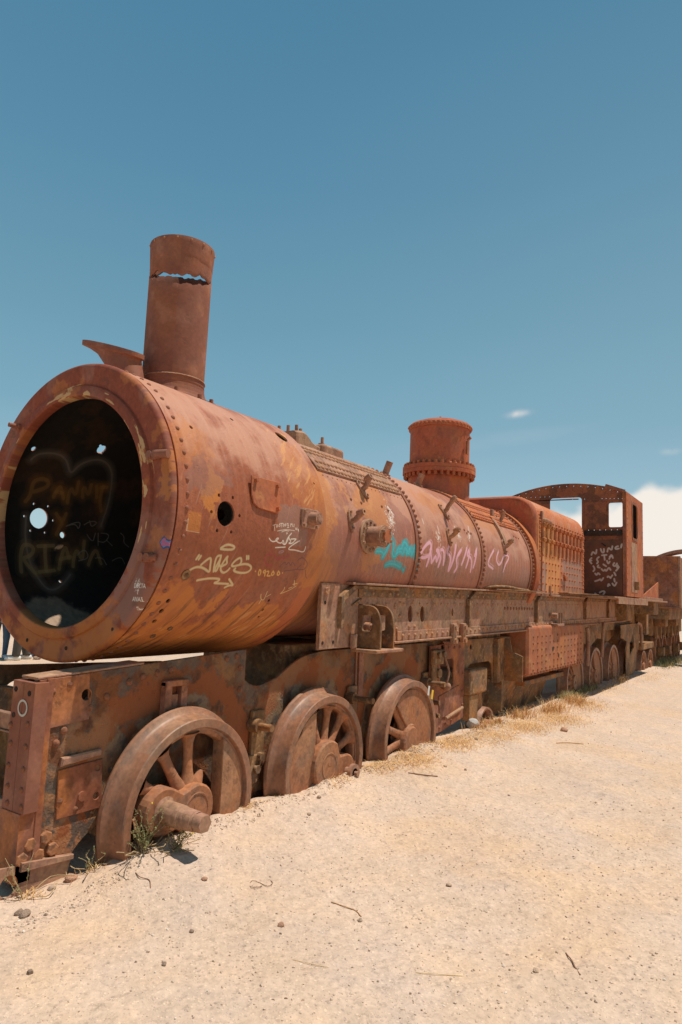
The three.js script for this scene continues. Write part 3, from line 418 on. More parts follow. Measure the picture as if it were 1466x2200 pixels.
{ // tilted oval hood on a short neck, in front of the chimney
  const n = 48, ringAt = (cx, cy, cz, rx, rz, tx, tz) => [...Array(n)].map((_, i) => { const a = i / n * 6.28318, x = Math.cos(a) * rx, z = Math.sin(a) * rz; return [cx + x, cy + x * tx + z * tz, cz + z]; });
  const rs = [ringAt(0, 0.93, -0.4, 0.125, 0.1, 0, 0), ringAt(-0.03, 1.02, -0.4, 0.13, 0.1, -0.08, 0), ringAt(-0.11, 1.13, -0.4, 0.185, 0.115, -0.26, 0), ringAt(-0.18, 1.185, -0.4, 0.25, 0.13, -0.29, 0.0), ringAt(-0.21, 1.205, -0.4, 0.305, 0.145, -0.3, 0), ringAt(-0.21, 1.238, -0.4, 0.305, 0.145, -0.3, 0), ringAt(-0.21, 1.228, -0.4, 0.225, 0.09, -0.3, 0), ringAt(0, 0.95, -0.4, 0.1, 0.08, 0, 0)];
  const pos = rs.flat(2), idx = []; for (let j = 0; j < rs.length - 1; j++) for (let i = 0; i < n; i++) { const a = j * n + i, b = j * n + (i + 1) % n; idx.push(a, b, a + n, b, b + n, a + n); }
  const g = new THREE.BufferGeometry(); g.setAttribute('position', new THREE.Float32BufferAttribute(pos, 3)); g.setIndex(idx); const gg = g.toNonIndexed(); gg.computeVertexNormals(); gg.setAttribute('uv', new THREE.Float32BufferAttribute(new Float32Array(gg.attributes.position.count * 2), 2));
  P('oval_hood', [gg], M.smooth);
}
P('saddle', [box(-0.45, 0.45, -1.5, -0.88, -2.6, -1.76, 0.02), box(-0.5, 0.52, -1.14, -0.95, -2.5, -1.95, 0.03), box(-0.45, 0.56, -1.1, -0.8, -6.3, -2.55, 0.02)], M.grime);

// --- boiler barrel
const RB = 0.86, LB = 5.45, CB = 2 * Math.PI * RB;
const barrelTex = paintTex(2048, 2048, 1.5, -CB / 2, LB, CB, (x, y) => {
  const w1 = wob(x, y, 0.2), w2 = wob(y + 3, x, 0.24), X = x + w1, Y = y + w2;
  const c = rust(x, y, [0.36, 0.13, 0.075], [[C.brown, 1.9, 0.54, 0.2, 0.5], [C.mauve, 1.3, 0.62, 0.16, 0.5, 1]]);
  mix3(c, C.dust, 0.75 * sstep(0.32, 0.58, nz(0, x / 2.1 + 0.3, y / 1.9)) * inBox(X, Y, 0, 9, -1.5, 1.2, 0.15));
  mix3(c, C.dust, 0.25 * sstep(0.6, 0.8, nz(1, x / 0.2, y / 2.8)));
  const o = Math.max(inEll(X, Y, 1.6, 1.2, 0.18, 0.6), inEll(X, Y, 2.5, 1.05, 0.32, 0.28) * 0.95, inEll(X, Y, 1.72, 1.9, 0.25, 0.5), inEll(X, Y, 3.9, 0.75, 0.4, 0.1) * 0.8, inEll(X, Y, 5.1, 0.85, 0.5, 0.12) * 0.7, inEll(X, Y, 2.4, 1.5, 0.2, 0.1) * 0.8);
  mix3(c, [0.48, 0.185, 0.065], 0.8 * o); mix3(c, C.bright, 0.45 * sstep(0.55, 0.7, nz(2, x / 0.5, y / 0.5)) * inEll(X, Y, 2.0, 1.0, 0.5, 0.35));
  mix3(c, [0.29, 0.12, 0.09], 0.5 * Math.max(inEll(X, Y, 1.95, 1.45, 0.22, 0.38), inEll(X, Y, 2.9, 1.15, 0.25, 0.2)));
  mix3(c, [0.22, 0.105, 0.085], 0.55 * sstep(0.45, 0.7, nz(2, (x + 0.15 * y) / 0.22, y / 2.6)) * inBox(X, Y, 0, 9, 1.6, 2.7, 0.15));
  return c;
}, (ctx) => {
  for (const [x, y, rx, ry, n, s] of [[2.72, 1.12, 0.09, 0.14, 260, 1], [2.75, 1.0, 0.05, 0.2, 60, 2], [3.25, 1.15, 0.05, 0.12, 90, 3], [3.7, 1.2, 0.07, 0.09, 120, 4], [4.25, 1.12, 0.07, 0.07, 110, 5], [4.55, 1.1, 0.05, 0.08, 90, 6]]) spray(ctx, x, y, rx, ry, n, '#d9d0c8', s, 0.006);
  strokes(ctx, G.cyan, '#3aa0a8', 0.075, 0.16); strokes(ctx, G.pink, '#d08f9e', 0.055, 0.14); strokes(ctx, G.cyan, '#3aa0a8', 0.052, 0.85); ctx.save(); ctx.translate(0.03, -0.03); strokes(ctx, G.cyan, '#4aa3ae', 0.022, 0.55); strokes(ctx, G.pink, '#d9a9b4', 0.016, 0.5); strokes(ctx, G.ku, '#d9a9b4', 0.014, 0.5); ctx.restore(); strokes(ctx, '2560,40 2562,150|2905,20 2907,120|3560,60 3561,180|4020,40 4022,170', '#b88a90', 0.006, 0.5); strokes(ctx, G.cyan, '#4fb9c0', 0.016, 0.6); strokes(ctx, G.pink, '#dfa6b4', 0.032, 0.9); strokes(ctx, G.ku, '#dda8b2', 0.028, 0.9); strokes(ctx, G.wh, '#e0d8d0', 0.02, 0.5);
});
const barrelMat = new THREE.MeshPhysicalMaterial({ specularIntensity: 0.45, map: barrelTex, bumpMap: rep(bumpT, 1), bumpScale: 0.004, roughness: 0.5 }); barrelMat.bumpMap.repeat.set(LB / 1.1, CB / 1.1);
const barrel = add(mesh('boiler_barrel', wrapUV(drum(RB, RB - 0.016, -1.53, -6.86), RB, -1.5, LB), barrelMat, null));
// the plates step at the girth seams: each seam is a lapped ring with a double row of rivet points
for (const [z, w] of [[-3.17, 0.05], [-4.83, 0.05], [-6.6, 0.06]]) {
  mesh('seam_band', metres(drum(RB + 0.011, RB - 0.002, z, z - w, 120)), M.smooth, barrel);
  for (const th0 of [-0.35]) heads('rivet', [...Array(38)].map((_, i) => onCyl(RB + 0.008, th0 + i * 0.064, z - w - 0.032)), 0.021, M.smooth, barrel, { geo: coneGeo });
}
function cylPatch(R, t0, t1, z0, z1, th = 0.014, n = 24) { const s = new THREE.Shape(); s.absarc(0, 0, R + th, Math.PI / 2 - t1, Math.PI / 2 - t0, false); s.absarc(0, 0, R - 0.002, Math.PI / 2 - t0, Math.PI / 2 - t1, true); return new THREE.ExtrudeGeometry(s, { depth: z0 - z1, bevelEnabled: true, bevelSize: 0.003, bevelThickness: 0.003, bevelSegments: 1, curveSegments: n }).translate(0, 0, z1); }
{ // butt straps with rows of rivets
  const s1 = part('butt_strap', [cylPatch(RB, 0.1, 0.915, -1.75, -3.15)], M.dusty, barrel);
  heads('rivet', [0.885, 0.805, 0.665, 0.585].flatMap((t, j) => [...Array(24)].map((_, i) => onCyl(RB + 0.015, t, -1.78 - i * 0.0575 - (j % 2) * 0.028))), 0.021, M.dusty, barrel);
  const s2 = part('butt_strap', [cylPatch(RB, 0.15, 0.93, -4.93, -6.55)], M.orange, barrel);
  heads('rivets', [0.9, 0.83, 0.7, 0.63].flatMap((t) => [...Array(26)].map((_, i) => onCyl(RB + 0.015, t, -4.98 - i * 0.06))), 0.019, M.orange, barrel, { joined: true });
  heads('rivets', [...Array(20)].map((_, i) => onCyl(RB, 0.97, -1.8 - i * 0.07)), 0.008, M.dusty, barrel, { joined: true });
}
function post(th, z, lean, len = 0.135) { // handrail or pipe bracket: lozenge foot, swan neck and hollow tip
  const g = merge([plateX([[0, 0.085], [0.03, 0.05], [0.036, -0.02], [0.018, -0.1], [0, -0.12], [-0.018, -0.1], [-0.036, -0.02], [-0.03, 0.05]].map((p) => p), -0.004, 0.018), ...[-0.085, 0.055].map((y) => cylX(0.011, 0.015, 0.034, y, 0, 6)), tube([[0.01, -0.02, 0], [0.05, -0.015, 0], [0.09, 0.005, 0], [len, 0.03, 0]], 0.024, 12, 14), latheX([[0.014, len - 0.02], [0.014, len + 0.012], [0.03, len + 0.012], [0.031, len - 0.03], [0.02, len - 0.06]], 0.03, 0, 16)]);
  g.rotateX(lean).rotateZ(Math.PI / 2 - th); const h = onCyl(RB, th, z); return part('pipe_bracket', [g.translate(h[0], h[1], h[2])], M.dusty, barrel);
}
post(1.0, -2.36, 0.25); post(1.39, -2.02, 0.05); post(0.98, -4.06, 0.3, 0.2); post(1.335, -3.95, 0.1); post(0.8, -6.0, 0.2); post(1.3, -5.62, 0.1);
part('pipe_bracket', [cylPatch(RB, 0.86, 1.28, -5.62, -5.7, 0.03, 8), box(-0.02, 0.02, 0, 0.08, -0.03, 0.03).translate(0.66, 0.62, -5.66)], M.dusty, barrel);
heads('rivets', [[1.18, -2.1], [1.19, -2.26], [1.17, -2.62], [1.2, -2.72], [1.2, -4.45], [1.21, -4.55], [1.24, -4.5], [1.23, -4.62], [1.08, -6.2], [1.09, -6.28], [1.1, -6.36]].map(([t, z]) => onCyl(RB, t, z)), 0.014, M.brown, barrel, { joined: true });
{ // flanged clack valve
  const fl = (r, n, R, ph = 0) => [...Array(n)].map((_, i) => [R * Math.cos(i / n * 6.283 + ph), R * Math.sin(i / n * 6.283 + ph)]);
  const y0 = 0.035, z0 = -2.3, v = part('clack_valve', [latheX([[0.15, 0], [0.15, 0.026], [0.142, 0.032], [0.085, 0.034], [0.083, 0.14], [0.092, 0.145], [0.092, 0.175], [0.08, 0.175], [0.08, 0.188], [0.066, 0.188], [0, 0.188]], y0, z0, 40, 0.845)], M.dusty, barrel);
  part('flange_bolts', [...fl(0, 12, 0.12).map(([a, b]) => cylX(0.014, 0.865, 0.895, y0 + b, z0 + a, 6)), ...fl(0, 4, 0.068, 0.6).map(([a, b]) => cylX(0.015, 1.02, 1.06, y0 + b, z0 + a, 6))], M.dusty, barrel);
  part('valve_cap', [plateX([[0.062, 0], [0.038, 0.055], [-0.038, 0.055], [-0.062, 0], [-0.038, -0.055], [0.038, -0.055]], 1.03, 1.052).translate(0, y0, z0)], M.orange, barrel);
}
for (const [th, z] of [[0.372, -3.5], [0.366, -4.26]]) { const h = onCyl(RB, th, z); part('stub_pipe', [bar([h[0] - 0.02, h[1] - 0.03, h[2]], [h[0] + 0.05, h[1] + 0.14, h[2]], 0.036, 14), bar([h[0] - 0.01, h[1] - 0.01, h[2]], [h[0] + 0.005, h[1] + 0.02, h[2]], 0.055, 14)], M.dusty, barrel); }
{ // steam pipe casting on the smokebox end, with its studs
  const c = P('pipe_casting', [plateX([[2.12, 0.8], [2.12, 0.985], [2.2, 1.0], [2.3, 1.02, 2.38, 0.95], [2.44, 0.92, 2.5, 0.92], [2.86, 0.92], [2.86, 0.8]], -0.1, 0.16, [], 0.02), box(-0.14, 0.2, 0.83, 0.95, -2.88, -2.52, 0.035)], M.dusty);
  heads('stud', [], 1, M.dusty, c); for (const [x, z, y] of [[-0.06, -2.16, 0.98], [0.03, -2.18, 0.98], [0.11, -2.2, 0.98], [0.08, -2.3, 0.97], [0.12, -2.6, 0.95], [-0.05, -2.8, 0.95]]) part('stud', [cylY(0.016, y - 0.02, y + 0.075, x, z, 10), cylY(0.024, y - 0.01, y + 0.016, x, z, 6)], M.dusty, c);
}
{ // steam dome
  const z = -5.45, r = 0.39;
  const d = P('steam_dome', [latheY([[0.4, 0.75], [0.4, 1.1], [r, 1.13], [r + 0.085, 1.135], [r + 0.085, 1.18], [r + 0.08, 1.185], [r + 0.085, 1.19], [r + 0.085, 1.235], [r + 0.02, 1.24], [r, 1.27], [r, 1.73]], 0, z, 64)], M.redrust);
  part('dome_cap', [latheY([[r, 1.73], [r + 0.022, 1.735], [r + 0.022, 1.79], [r - 0.01, 1.82], [r - 0.12, 1.86], [0, 1.875]], 0, z, 64), cylY(0.03, 1.87, 1.9, 0, z, 12), cylY(0.012, 1.89, 1.94, 0, z, 8)], M.redrust, d);
  heads('rivet', [...Array(30)].map((_, i) => { const a = -1.0 + i * 0.145; return [(r + 0.02) * Math.sin(a), 1.765, z + (r + 0.02) * Math.cos(a), Math.sin(a), 0, Math.cos(a)]; }), 0.021, M.orange, d);
  part('flange_bolts', [...Array(36)].flatMap((_, i) => { const a = i / 36 * 6.283, x = (r + 0.05) * Math.sin(a), q = z + (r + 0.05) * Math.cos(a); return [cylY(0.024, 1.235, 1.275, x, q, 6), cylY(0.024, 1.085, 1.136, x, q, 6)]; }), M.orange, d);
  part('gauge_tap', [box(0.41, 0.435, 1.38, 1.56, z + 0.05, z + 0.1, 0.01), bar([0.42, 1.57, z + 0.07], [0.47, 1.6, z + 0.07], 0.02)], M.brown, d);
  part('base_flange', [cylPatch(RB, -0.62, 0.62, -4.85, -6.05, 0.02, 24)], M.orange, d);
}
// --- firebox
const fbOut = [[-0.84, -0.36], [-0.84, 0.66], [-0.84, 1.07, -0.42, 1.07], [0.42, 1.07], [0.84, 1.07, 0.84, 0.66], [0.84, -0.36]];
const fbTex = paintTex(1024, 1024, 6.8, -2.2, 2.85, 2.6, (x, yd) => {
  const y = -yd, X = x + wob(x, y, 0.12), Y = y + wob(y + 4, x, 0.12);
  const c = rust(x, y, [0.50, 0.165, 0.075], [[C.orange, 1.3, 0.55, 0.2, 0.5], [C.dust, 0.9, 0.62, 0.16, 0.5, 1]]);
  const yel = Math.max(inBox(X, Y, 6.95, 7.75, 0.0, 0.7, 0.1), inBox(X, Y, 7.25, 8.1, -0.4, 0.35, 0.12), inBox(X, Y, 7.3, 9.5, -0.35, -0.2, 0.06) * 0.7);
  mix3(c, [0.62, 0.27, 0.095], 0.75 * yel); mix3(c, [0.34, 0.20, 0.155], 0.85 * Math.max(inBox(X, Y, 6.8, 7.42, -0.5, 0.1, 0.06), inBox(X, Y, 8.25, 9.45, -0.25, 0.3, 0.12)));
  mix3(c, C.dark, 0.3 * sstep(0.6, 0.8, nz(1, x / 0.25, y / 1.6)) * (y < 0.8 ? 1 : 0.3));
  return c;
});
const fbMat = new THREE.MeshPhysicalMaterial({ specularIntensity: 0.4, map: fbTex, bumpMap: rep(bumpT, 2.4), bumpScale: 0.003, roughness: 0.85 });
const fbGeo = plateZ(fbOut, -9.57, -6.95, [], 0.004).toNonIndexed();
{ const p = fbGeo.attributes.position, uv = fbGeo.attributes.uv; for (let i = 0; i < p.count; i++) uv.setXY(i, (-p.getZ(i) - 6.8) / 2.85, (p.getY(i) + Math.max(0, 0.84 - Math.abs(p.getX(i))) + 0.4) / 2.6); }
const firebox = add(mesh('firebox', fbGeo, fbMat, null));
{
  const thr = new THREE.ExtrudeGeometry(shape2(fbOut.map((q) => q)), { depth: 0.02, bevelEnabled: true, bevelSize: 0.055, bevelThickness: 0.07, bevelOffset: -0.055, bevelSegments: 5, curveSegments: 20 }).translate(0, 0, -6.99);
  part('throat_plate', [thr], M.redrust, firebox);
  heads('bolt', [[0.6, 0.7, -6.9, 0, 0, 1]], 0.035, M.orange, firebox, { geo: hexGeo });
  mesh('throat_flange', metres(drum(RB + 0.05, RB - 0.004, -6.72, -6.9, 120)), M.orange, firebox);
  const oy = (t) => { if (t < 1) return [0.84, -0.33 + t * 0.99, 1, 0]; const a = (t - 1) * 1.57; return [0.42 + 0.42 * Math.cos(a), 0.66 + 0.41 * Math.sin(a), Math.cos(a), Math.sin(a)]; };
  for (const z of [-7.06, -9.5]) heads('rivet', [...Array(28)].map((_, i) => { const q = oy(i * 0.068); return [q[0], q[1], z, q[2], q[3], 0]; }), 0.022, M.orange, firebox, { geo: coneGeo });
  const st = []; for (let j = 0; j < 6; j++) for (let i = 0; i < 15; i++) if (nz(3, i * 0.37, j * 0.53) > 0.3) st.push([0.836, -0.29 + j * 0.104 + 0.012 * (nz(2, i * 0.7, j * 0.3) - 0.5), -7.22 - i * 0.158 + 0.02 * (nz(2, i * 0.3, j * 0.9) - 0.5), 1, 0.1 * (nz(3, i, j * 0.7) - 0.5), 0]);
  
  for (let i = 0; i < 15; i++) st.push([0.835, 0.73, -7.25 - i * 0.158, 1, 0.1, 0]);
  heads('stay_bolts', st, 0.022, fbMat2(), firebox, { geo: coneGeo, joined: true });
  for (const [y, n] of [[0.66, 11], [0.45, 11]]) for (let i = 0; i < n; i++) {
    const z = -7.18 - i * 0.215;
    part('stay_block', [box(0.83, 0.895, y - 0.03, y + 0.03, z - 0.055, z + 0.055, 0.012), box(0.83, 0.856, y - 0.2, y - 0.03, z - 0.045, z + 0.03, 0.006), cylX(0.014, 0.89, 0.905, y, z, 6)], i < 3 ? yellowMat() : M.orange, firebox);
  }
  part('edge_strip', [box(0.838, 0.856, -0.36, 0.66, -7.16, -7.135, 0.004)], M.brown, firebox); part('wash_ledge', [box(0.84, 0.88, -0.36, -0.33, -9.5, -7.55, 0.006), box(0.84, 0.87, -0.36, -0.2, -7.56, -7.53, 0.006)], M.dusty, firebox);
  part('pipe_elbow', [tube([[0.8, 0.72, -7.12], [0.88, 0.73, -7.14], [0.9, 0.72, -7.3], [0.9, 0.7, -7.42]], 0.03, 12, 14), box(0.83, 0.87, 0.68, 0.86, -7.16, -7.1, 0.01)], M.dusty, firebox);
  part('bracket', [box(0.835, 0.88, -0.1, -0.02, -8.42, -8.3, 0.01), bar([0.87, -0.06, -8.3], [0.87, 0.0, -8.2], 0.014)], M.orange, firebox);
  for (let i = 0; i < 4; i++) part('crown_slot', [box(0.3, 0.56, 1.035, 1.066, -7.5 - i * 0.5, -7.47 - i * 0.5, 0.004)], M.soot, firebox);
}
function fbMat2() { return fbMat2.m ??= rustMat(T.orange, { color: new THREE.Color().setRGB(1, 1, 0.95) }); }
function yellowMat() { return yellowMat.m ??= rustMat(T.dusty, { color: new THREE.Color().setRGB(1.25, 0.95, 0.55) }); }
{ // the lower firebox shell hanging below the girder
  const lf = P('lower_firebox', [plateZ(rrect(-0.84, 0.84, -1.46, -0.78, 0.05), -9.57, -6.6, [], 0.035)], rustMat(T.orange, { color: new THREE.Color().setRGB(0.92, 1.12, 1.25) }));
  const st = []; for (let j = 0; j < 6; j++) for (let i = 0; i < 14; i++) if (nz(3, i * 0.29, j * 0.61) > 0.28) st.push([0.838, -0.93 - j * 0.09, -6.82 - i * 0.195 + 0.02 * (nz(2, i * 0.3, j * 0.9) - 0.5), 1, 0, 0]);
  for (let i = 0; i < 20; i++) st.push([0.839, -1.42, -6.75 - i * 0.14, 1, 0, 0]);
  heads('stay_bolts', st, 0.02, M.brown, lf, { joined: true });
  part('plug_hole', [cylZ(0.055, -6.61, -6.59, 0.66, -1.3, 24), cylZ(0.03, -6.61, -6.59, 0.4, -0.95, 20)], M.soot, lf); part('plug_hole', [cylX(0.035, 0.83, 0.843, -1.13, -7.75, 20), cylX(0.03, 0.83, 0.843, -1.24, -8.05, 20)], M.soot, lf);
  P('ash_pan', [plateZ([[-0.55, -1.46], [0.62, -1.46], [0.45, -1.98], [-0.45, -1.98]], -8.4, -6.3, [], 0.01), box(0.35, 0.7, -1.62, -1.55, -8.9, -6.9, 0.01), box(0.2, 0.6, -1.9, -1.5, -6.3, -6.27, 0.005)], M.grime);
}
// --- side girder
const yT = (d) => -0.398 + 0.0095 * d, yB = (d) => -0.914 + 0.0103 * d, D0 = 1.745, D1 = 13.2;
const rib = (d0, d1, f, h0, h1, x0, x1) => plateX([[d0, f(d0) + h0], [d1, f(d1) + h0], [d1, f(d1) + h1], [d0, f(d0) + h1]], x0, x1);
const girder = P('side_girder', [plateX([[D0, yB(D0)], [D1, yB(D1)], [D1, yT(D1)], [D0, yT(D0)]], 0.755, 0.776, [[3.27, -0.62, 0.05, 0.078], [3.53, -0.62, 0.05, 0.078], [4.25, -0.6, 0.025, 0.04]])], M.dusty);
part('top_flange', [rib(2.1, D1, yT, 0, 0.018, 0.75, 0.855)], M.dusty, girder); part('bottom_flange', [rib(2.9, D1, yB, -0.002, 0.016, 0.75, 0.82)], M.dusty, girder);
part('top_angle', [rib(2.3, D1, yT, -0.1, -0.002, 0.774, 0.79)], M.grime, girder); part('bottom_angle', [rib(3.0, D1, yB, 0.018, 0.105, 0.774, 0.79)], M.dusty, girder);
part('end_plate', [rib(D0, 2.0, yT, -0.51, 0.004, 0.774, 0.79)], M.dusty, girder);
heads('bolt', [[0.79, -0.44, -1.81, 1, 0, 0]], 0.03, M.dusty, girder, { geo: hexGeo }); for (const [d, y] of [[1.8, -0.53], [1.787, -0.842], [1.935, -0.84]]) part('bolt_hole', [cylX(0.014, 0.78, 0.7925, y, -d, 14)], M.soot, girder);
heads('rivet', [...Array(30)].map((_, i) => { const d = 3.1 + i * 0.125; return [0.789, yB(d) + 0.06, -d, 1, 0, 0]; }), 0.02, M.dusty, girder); heads('rivets', [...Array(40)].map((_, i) => { const d = 6.9 + i * 0.125; return [0.789, yB(d) + 0.06, -d, 1, 0, 0]; }), 0.02, M.dusty, girder, { joined: true });
heads('rivets', [...Array(62)].map((_, i) => { const d = 2.38 + i * 0.15; return [0.789, yT(d) - 0.065, -d, 1, 0, 0]; }).concat([...Array(48)].map((_, i) => { const d = 2.3 + i * 0.165; return [0.774, yT(d) - 0.16, -d, 1, 0, 0]; })), 0.016, M.dusty, girder, { joined: true });
heads('rivet', [[3.05, -0.52], [3.32, -0.5], [3.42, -0.62], [3.05, -0.64], [3.25, -0.74], [3.36, -0.74], [3.0, -0.76], [2.95, -0.56]].map(([d, y]) => [0.774, y, -d, 1, 0, 0]), 0.02, M.dusty, girder);
heads('rivets', [...Array(11)].map((_, i) => [0.774, -0.55, -5.85 - i * 0.11, 1, 0, 0]), 0.022, M.brown, girder, { joined: true });
for (const d of [2.0, 4.62, 7.08, 9.8, 11.6]) part('stiffener', [plateX([[d - 0.02, yB(d) + (d < 3 ? 0.16 : 0.1)], [d + 0.03, yB(d) + (d < 3 ? 0.16 : 0.1)], [d + 0.035, yT(d) - 0.13], [d + 0.22, yT(d) - 0.03], [d + 0.95, yT(d) - 0.025], [d + 0.95, yT(d) - 0.002], [d + 0.17, yT(d) - 0.002], [d - 0.02, yT(d) - 0.1]], 0.776, 0.826)], M.grime, girder);
{ // step bracket with two windowed cheeks
  const ck = (z) => plateZ([[0.775, -0.9], [1.0, -0.9], [1.0, -0.74], [0.995, -0.56, 0.9, -0.545], [0.775, -0.535]], z - 0.012, z + 0.012, [rrect(0.82, 0.915, -0.755, -0.625, 0.02)], 0.004);
  const b = part('step_bracket', [ck(-2.33)], M.grime, girder); part('cheek', [ck(-2.55)], M.grime, girder); part('base_slab', [box(0.775, 1.03, -0.928, -0.9, -2.68, -2.22, 0.008), box(0.79, 0.83, -0.9, -0.78, -2.24, -2.18, 0.01)], M.dusty, girder); part('bolt', [cylX(0.03, 0.776, 0.83, -0.72, -2.44, 8), cylX(0.02, 0.83, 0.9, -0.72, -2.44, 8)], M.dusty, girder);
  part('diagonal_stay', [bar([0.785, -0.55, -2.2], [0.79, -0.49, -2.34], 0.008)], M.grime, girder);
}
part('clamp', [box(0.79, 0.9, -0.8, -0.76, -8.15, -7.8, 0.008), box(0.86, 0.89, -0.78, -0.6, -8.0, -7.96, 0.006), box(0.86, 0.89, -0.78, -0.6, -8.1, -8.07, 0.006), cylX(0.04, 0.8, 0.9, -0.64, -7.78, 12)], M.dusty, girder);
for (const d of [4.2, 4.45]) part('hanger', [box(0.79, 0.84, -0.93, -0.72, -d - 0.04, -d + 0.04, 0.01), cylX(0.03, 0.83, 0.86, -0.76, -d, 6), cylX(0.03, 0.83, 0.86, -0.9, -d, 6)], M.dusty, girder);
part('running_board', [rib(5.1, 6.9, yT, 0.02, 0.032, 0.5, 0.95), rib(8.0, 11.0, yT, 0.02, 0.035, 0.6, 1.0)], M.dim, girder); part('running_board', [rib(9.3, 15.0, () => -0.33, 0, 0.03, 0.7, 1.4), rib(9.6, 12.4, () => -0.33, -0.09, 0, 1.36, 1.4), rib(12.0, 15.0, () => -0.3, 0, 0.06, 0.9, 1.3)], M.dusty, girder);
// torn tin lying along the running board
part('bent_tin', [tube([[0.78, -0.31, -5.0], [0.84, -0.28, -5.6], [0.86, -0.3, -6.3], [0.8, -0.3, -6.8]], 0.02, 6, 20)], M.dim, girder);
// --- cab
const cabTex = paintTex(1024, 1024, -1.0, -1.85, 2.42, 2.2, (x, yd) => { const y = -yd, c = rust(x, y, [0.255, 0.088, 0.046], [[[0.34, 0.12, 0.045], 0.9, 0.55, 0.12, 0.6], [C.dark, 0.7, 0.55, 0.1, 0.6, 1]]); mix3(c, [0.10, 0.055, 0.038], 0.7 * inBox(x, y, 0.5, 1.34, -0.4, 0.72, 0.01)); mix3(c, [0.2, 0.07, 0.04], 0.6 * inEll(x, y, 0.95, 0.3, 0.22, 0.4, 0.3)); return c; },
  (ctx) => strokes(ctx, G.cab.replace(/,(-?\d+)/g, (_, v) => ',' + -v), '#c4b6aa', 0.03, 0.9));
const cabFrontMat = new THREE.MeshPhysicalMaterial({ specularIntensity: 0.4, map: cabTex, bumpMap: rep(bumpT, 2), bumpScale: 0.003, roughness: 0.85 });
function planarCab(g0) { const g = g0.index ? g0.toNonIndexed() : g0, p = g.attributes.position, uv = g.attributes.uv; for (let i = 0; i < p.count; i++) uv.setXY(i, (p.getX(i) + 1) / 2.42, (p.getY(i) + 0.35) / 2.2); return g; }
const cabSide = M.orange;
const arch = []; for (let i = 0; i <= 24; i++) { const x = 1.385 - i / 24 * 2.385, u = (x - 0.33) / 1.06; arch.push([x, 1.795 - 0.195 * u * u]); }
const dots = []; for (let i = 0; i < 17; i++) { const x = 1.25 - i * 0.13, u = (x - 0.33) / 1.06; dots.push([x, 1.745 - 0.195 * u * u, 0.009]); } for (let i = 0; i < 9; i++) dots.push([1.33 - i * (i > 5 ? 0.11 : 0.07), 1.47 + i * 0.003, 0.008]); for (let i = 0; i < 8; i++) dots.push([0.02 - i * 0.09, 1.56, 0.008]); for (let i = 0; i < 7; i++) dots.push([1.34 - i * 0.1, 0.905, 0.008]);
const cab = add(mesh('cab', planarCab(plateZ([[1.385, -0.28], ...arch, [-1.0, -0.28]], -10.32, -10.3, [rrect(0.03, 0.62, 0.7, 1.525, 0.07), rrect(1.096, 1.335, 0.955, 1.4, 0.04), ...dots], 0.002)), cabFrontMat, null));
mesh('front_panel', planarCab(plateZ(rrect(0.68, 1.325, -0.27, 0.72, 0.01), -10.3, -10.285)), cabFrontMat, cab, 'dark lower panel chalked with words'); mesh('front_panel', planarCab(plateZ(rrect(0.67, 1.06, 0.93, 1.43, 0.01), -10.3, -10.29)), cabFrontMat, cab);
part('panel_lip', [box(0.67, 1.33, 0.8, 0.9, -10.3, -10.275), bar([0.98, 0.66, -10.26], [1.06, 0.6, -10.24], 0.012)], M.soot, cab); part('corner_angle', [box(1.335, 1.39, -0.28, 1.6, -10.3, -10.285, 0.003)], M.brown, cab);
part('roof_tab', [plateZ([[1.02, 1.66], [1.05, 1.75], [1.39, 1.625], [1.38, 1.58]], -10.285, -10.28)], M.brown, cab);
part('side_wall', [plateX([[10.295, -0.28], [11.9, -0.28], [11.9, 1.6], [10.295, 1.6]], 1.385, 1.4, [rrect(10.82, 11.3, 0.8, 1.45, 0.08)], 0.003)], cabSide, cab);
part('window_frame', [plateX(rrect(10.78, 11.34, 0.76, 1.49, 0.1), 1.4, 1.412, [rrect(10.83, 11.29, 0.81, 1.44, 0.07)])], M.brown, cab);
part('rear_wall', [plateZ([[1.08, -0.28], [1.383, -0.28], [1.383, 1.6], [1.08, 1.6]], -11.9, -11.88), plateZ([[-1.3, -0.28], [0.4, -0.28], [0.4, 0.6], [-1.3, 0.6]], -11.9, -11.88)], M.soot, cab);
part('door_strip', [plateX(rect(10.7, 11.25, -0.2, 0.72), 1.4, 1.406)], M.dusty, cab); part('tail_lamp_bracket', [cylY(0.05, -0.15, 0.0, 1.44, -11.0, 14), cylX(0.03, 1.4, 1.46, -0.08, -11.0)], M.dim, cab);
heads('rivets', [...Array(17)].flatMap((_, i) => [[1.4, -0.2 + i * 0.11, -10.36, 1, 0, 0], [1.4, -0.2 + i * 0.11, -11.84, 1, 0, 0]]), 0.014, M.orange, cab, { joined: true });
P('bunker_side', [plateX([[11.95, -0.28], [14.9, -0.28], [14.9, 0.14], [13.0, -0.2]], 1.2, 1.22)], M.orange);

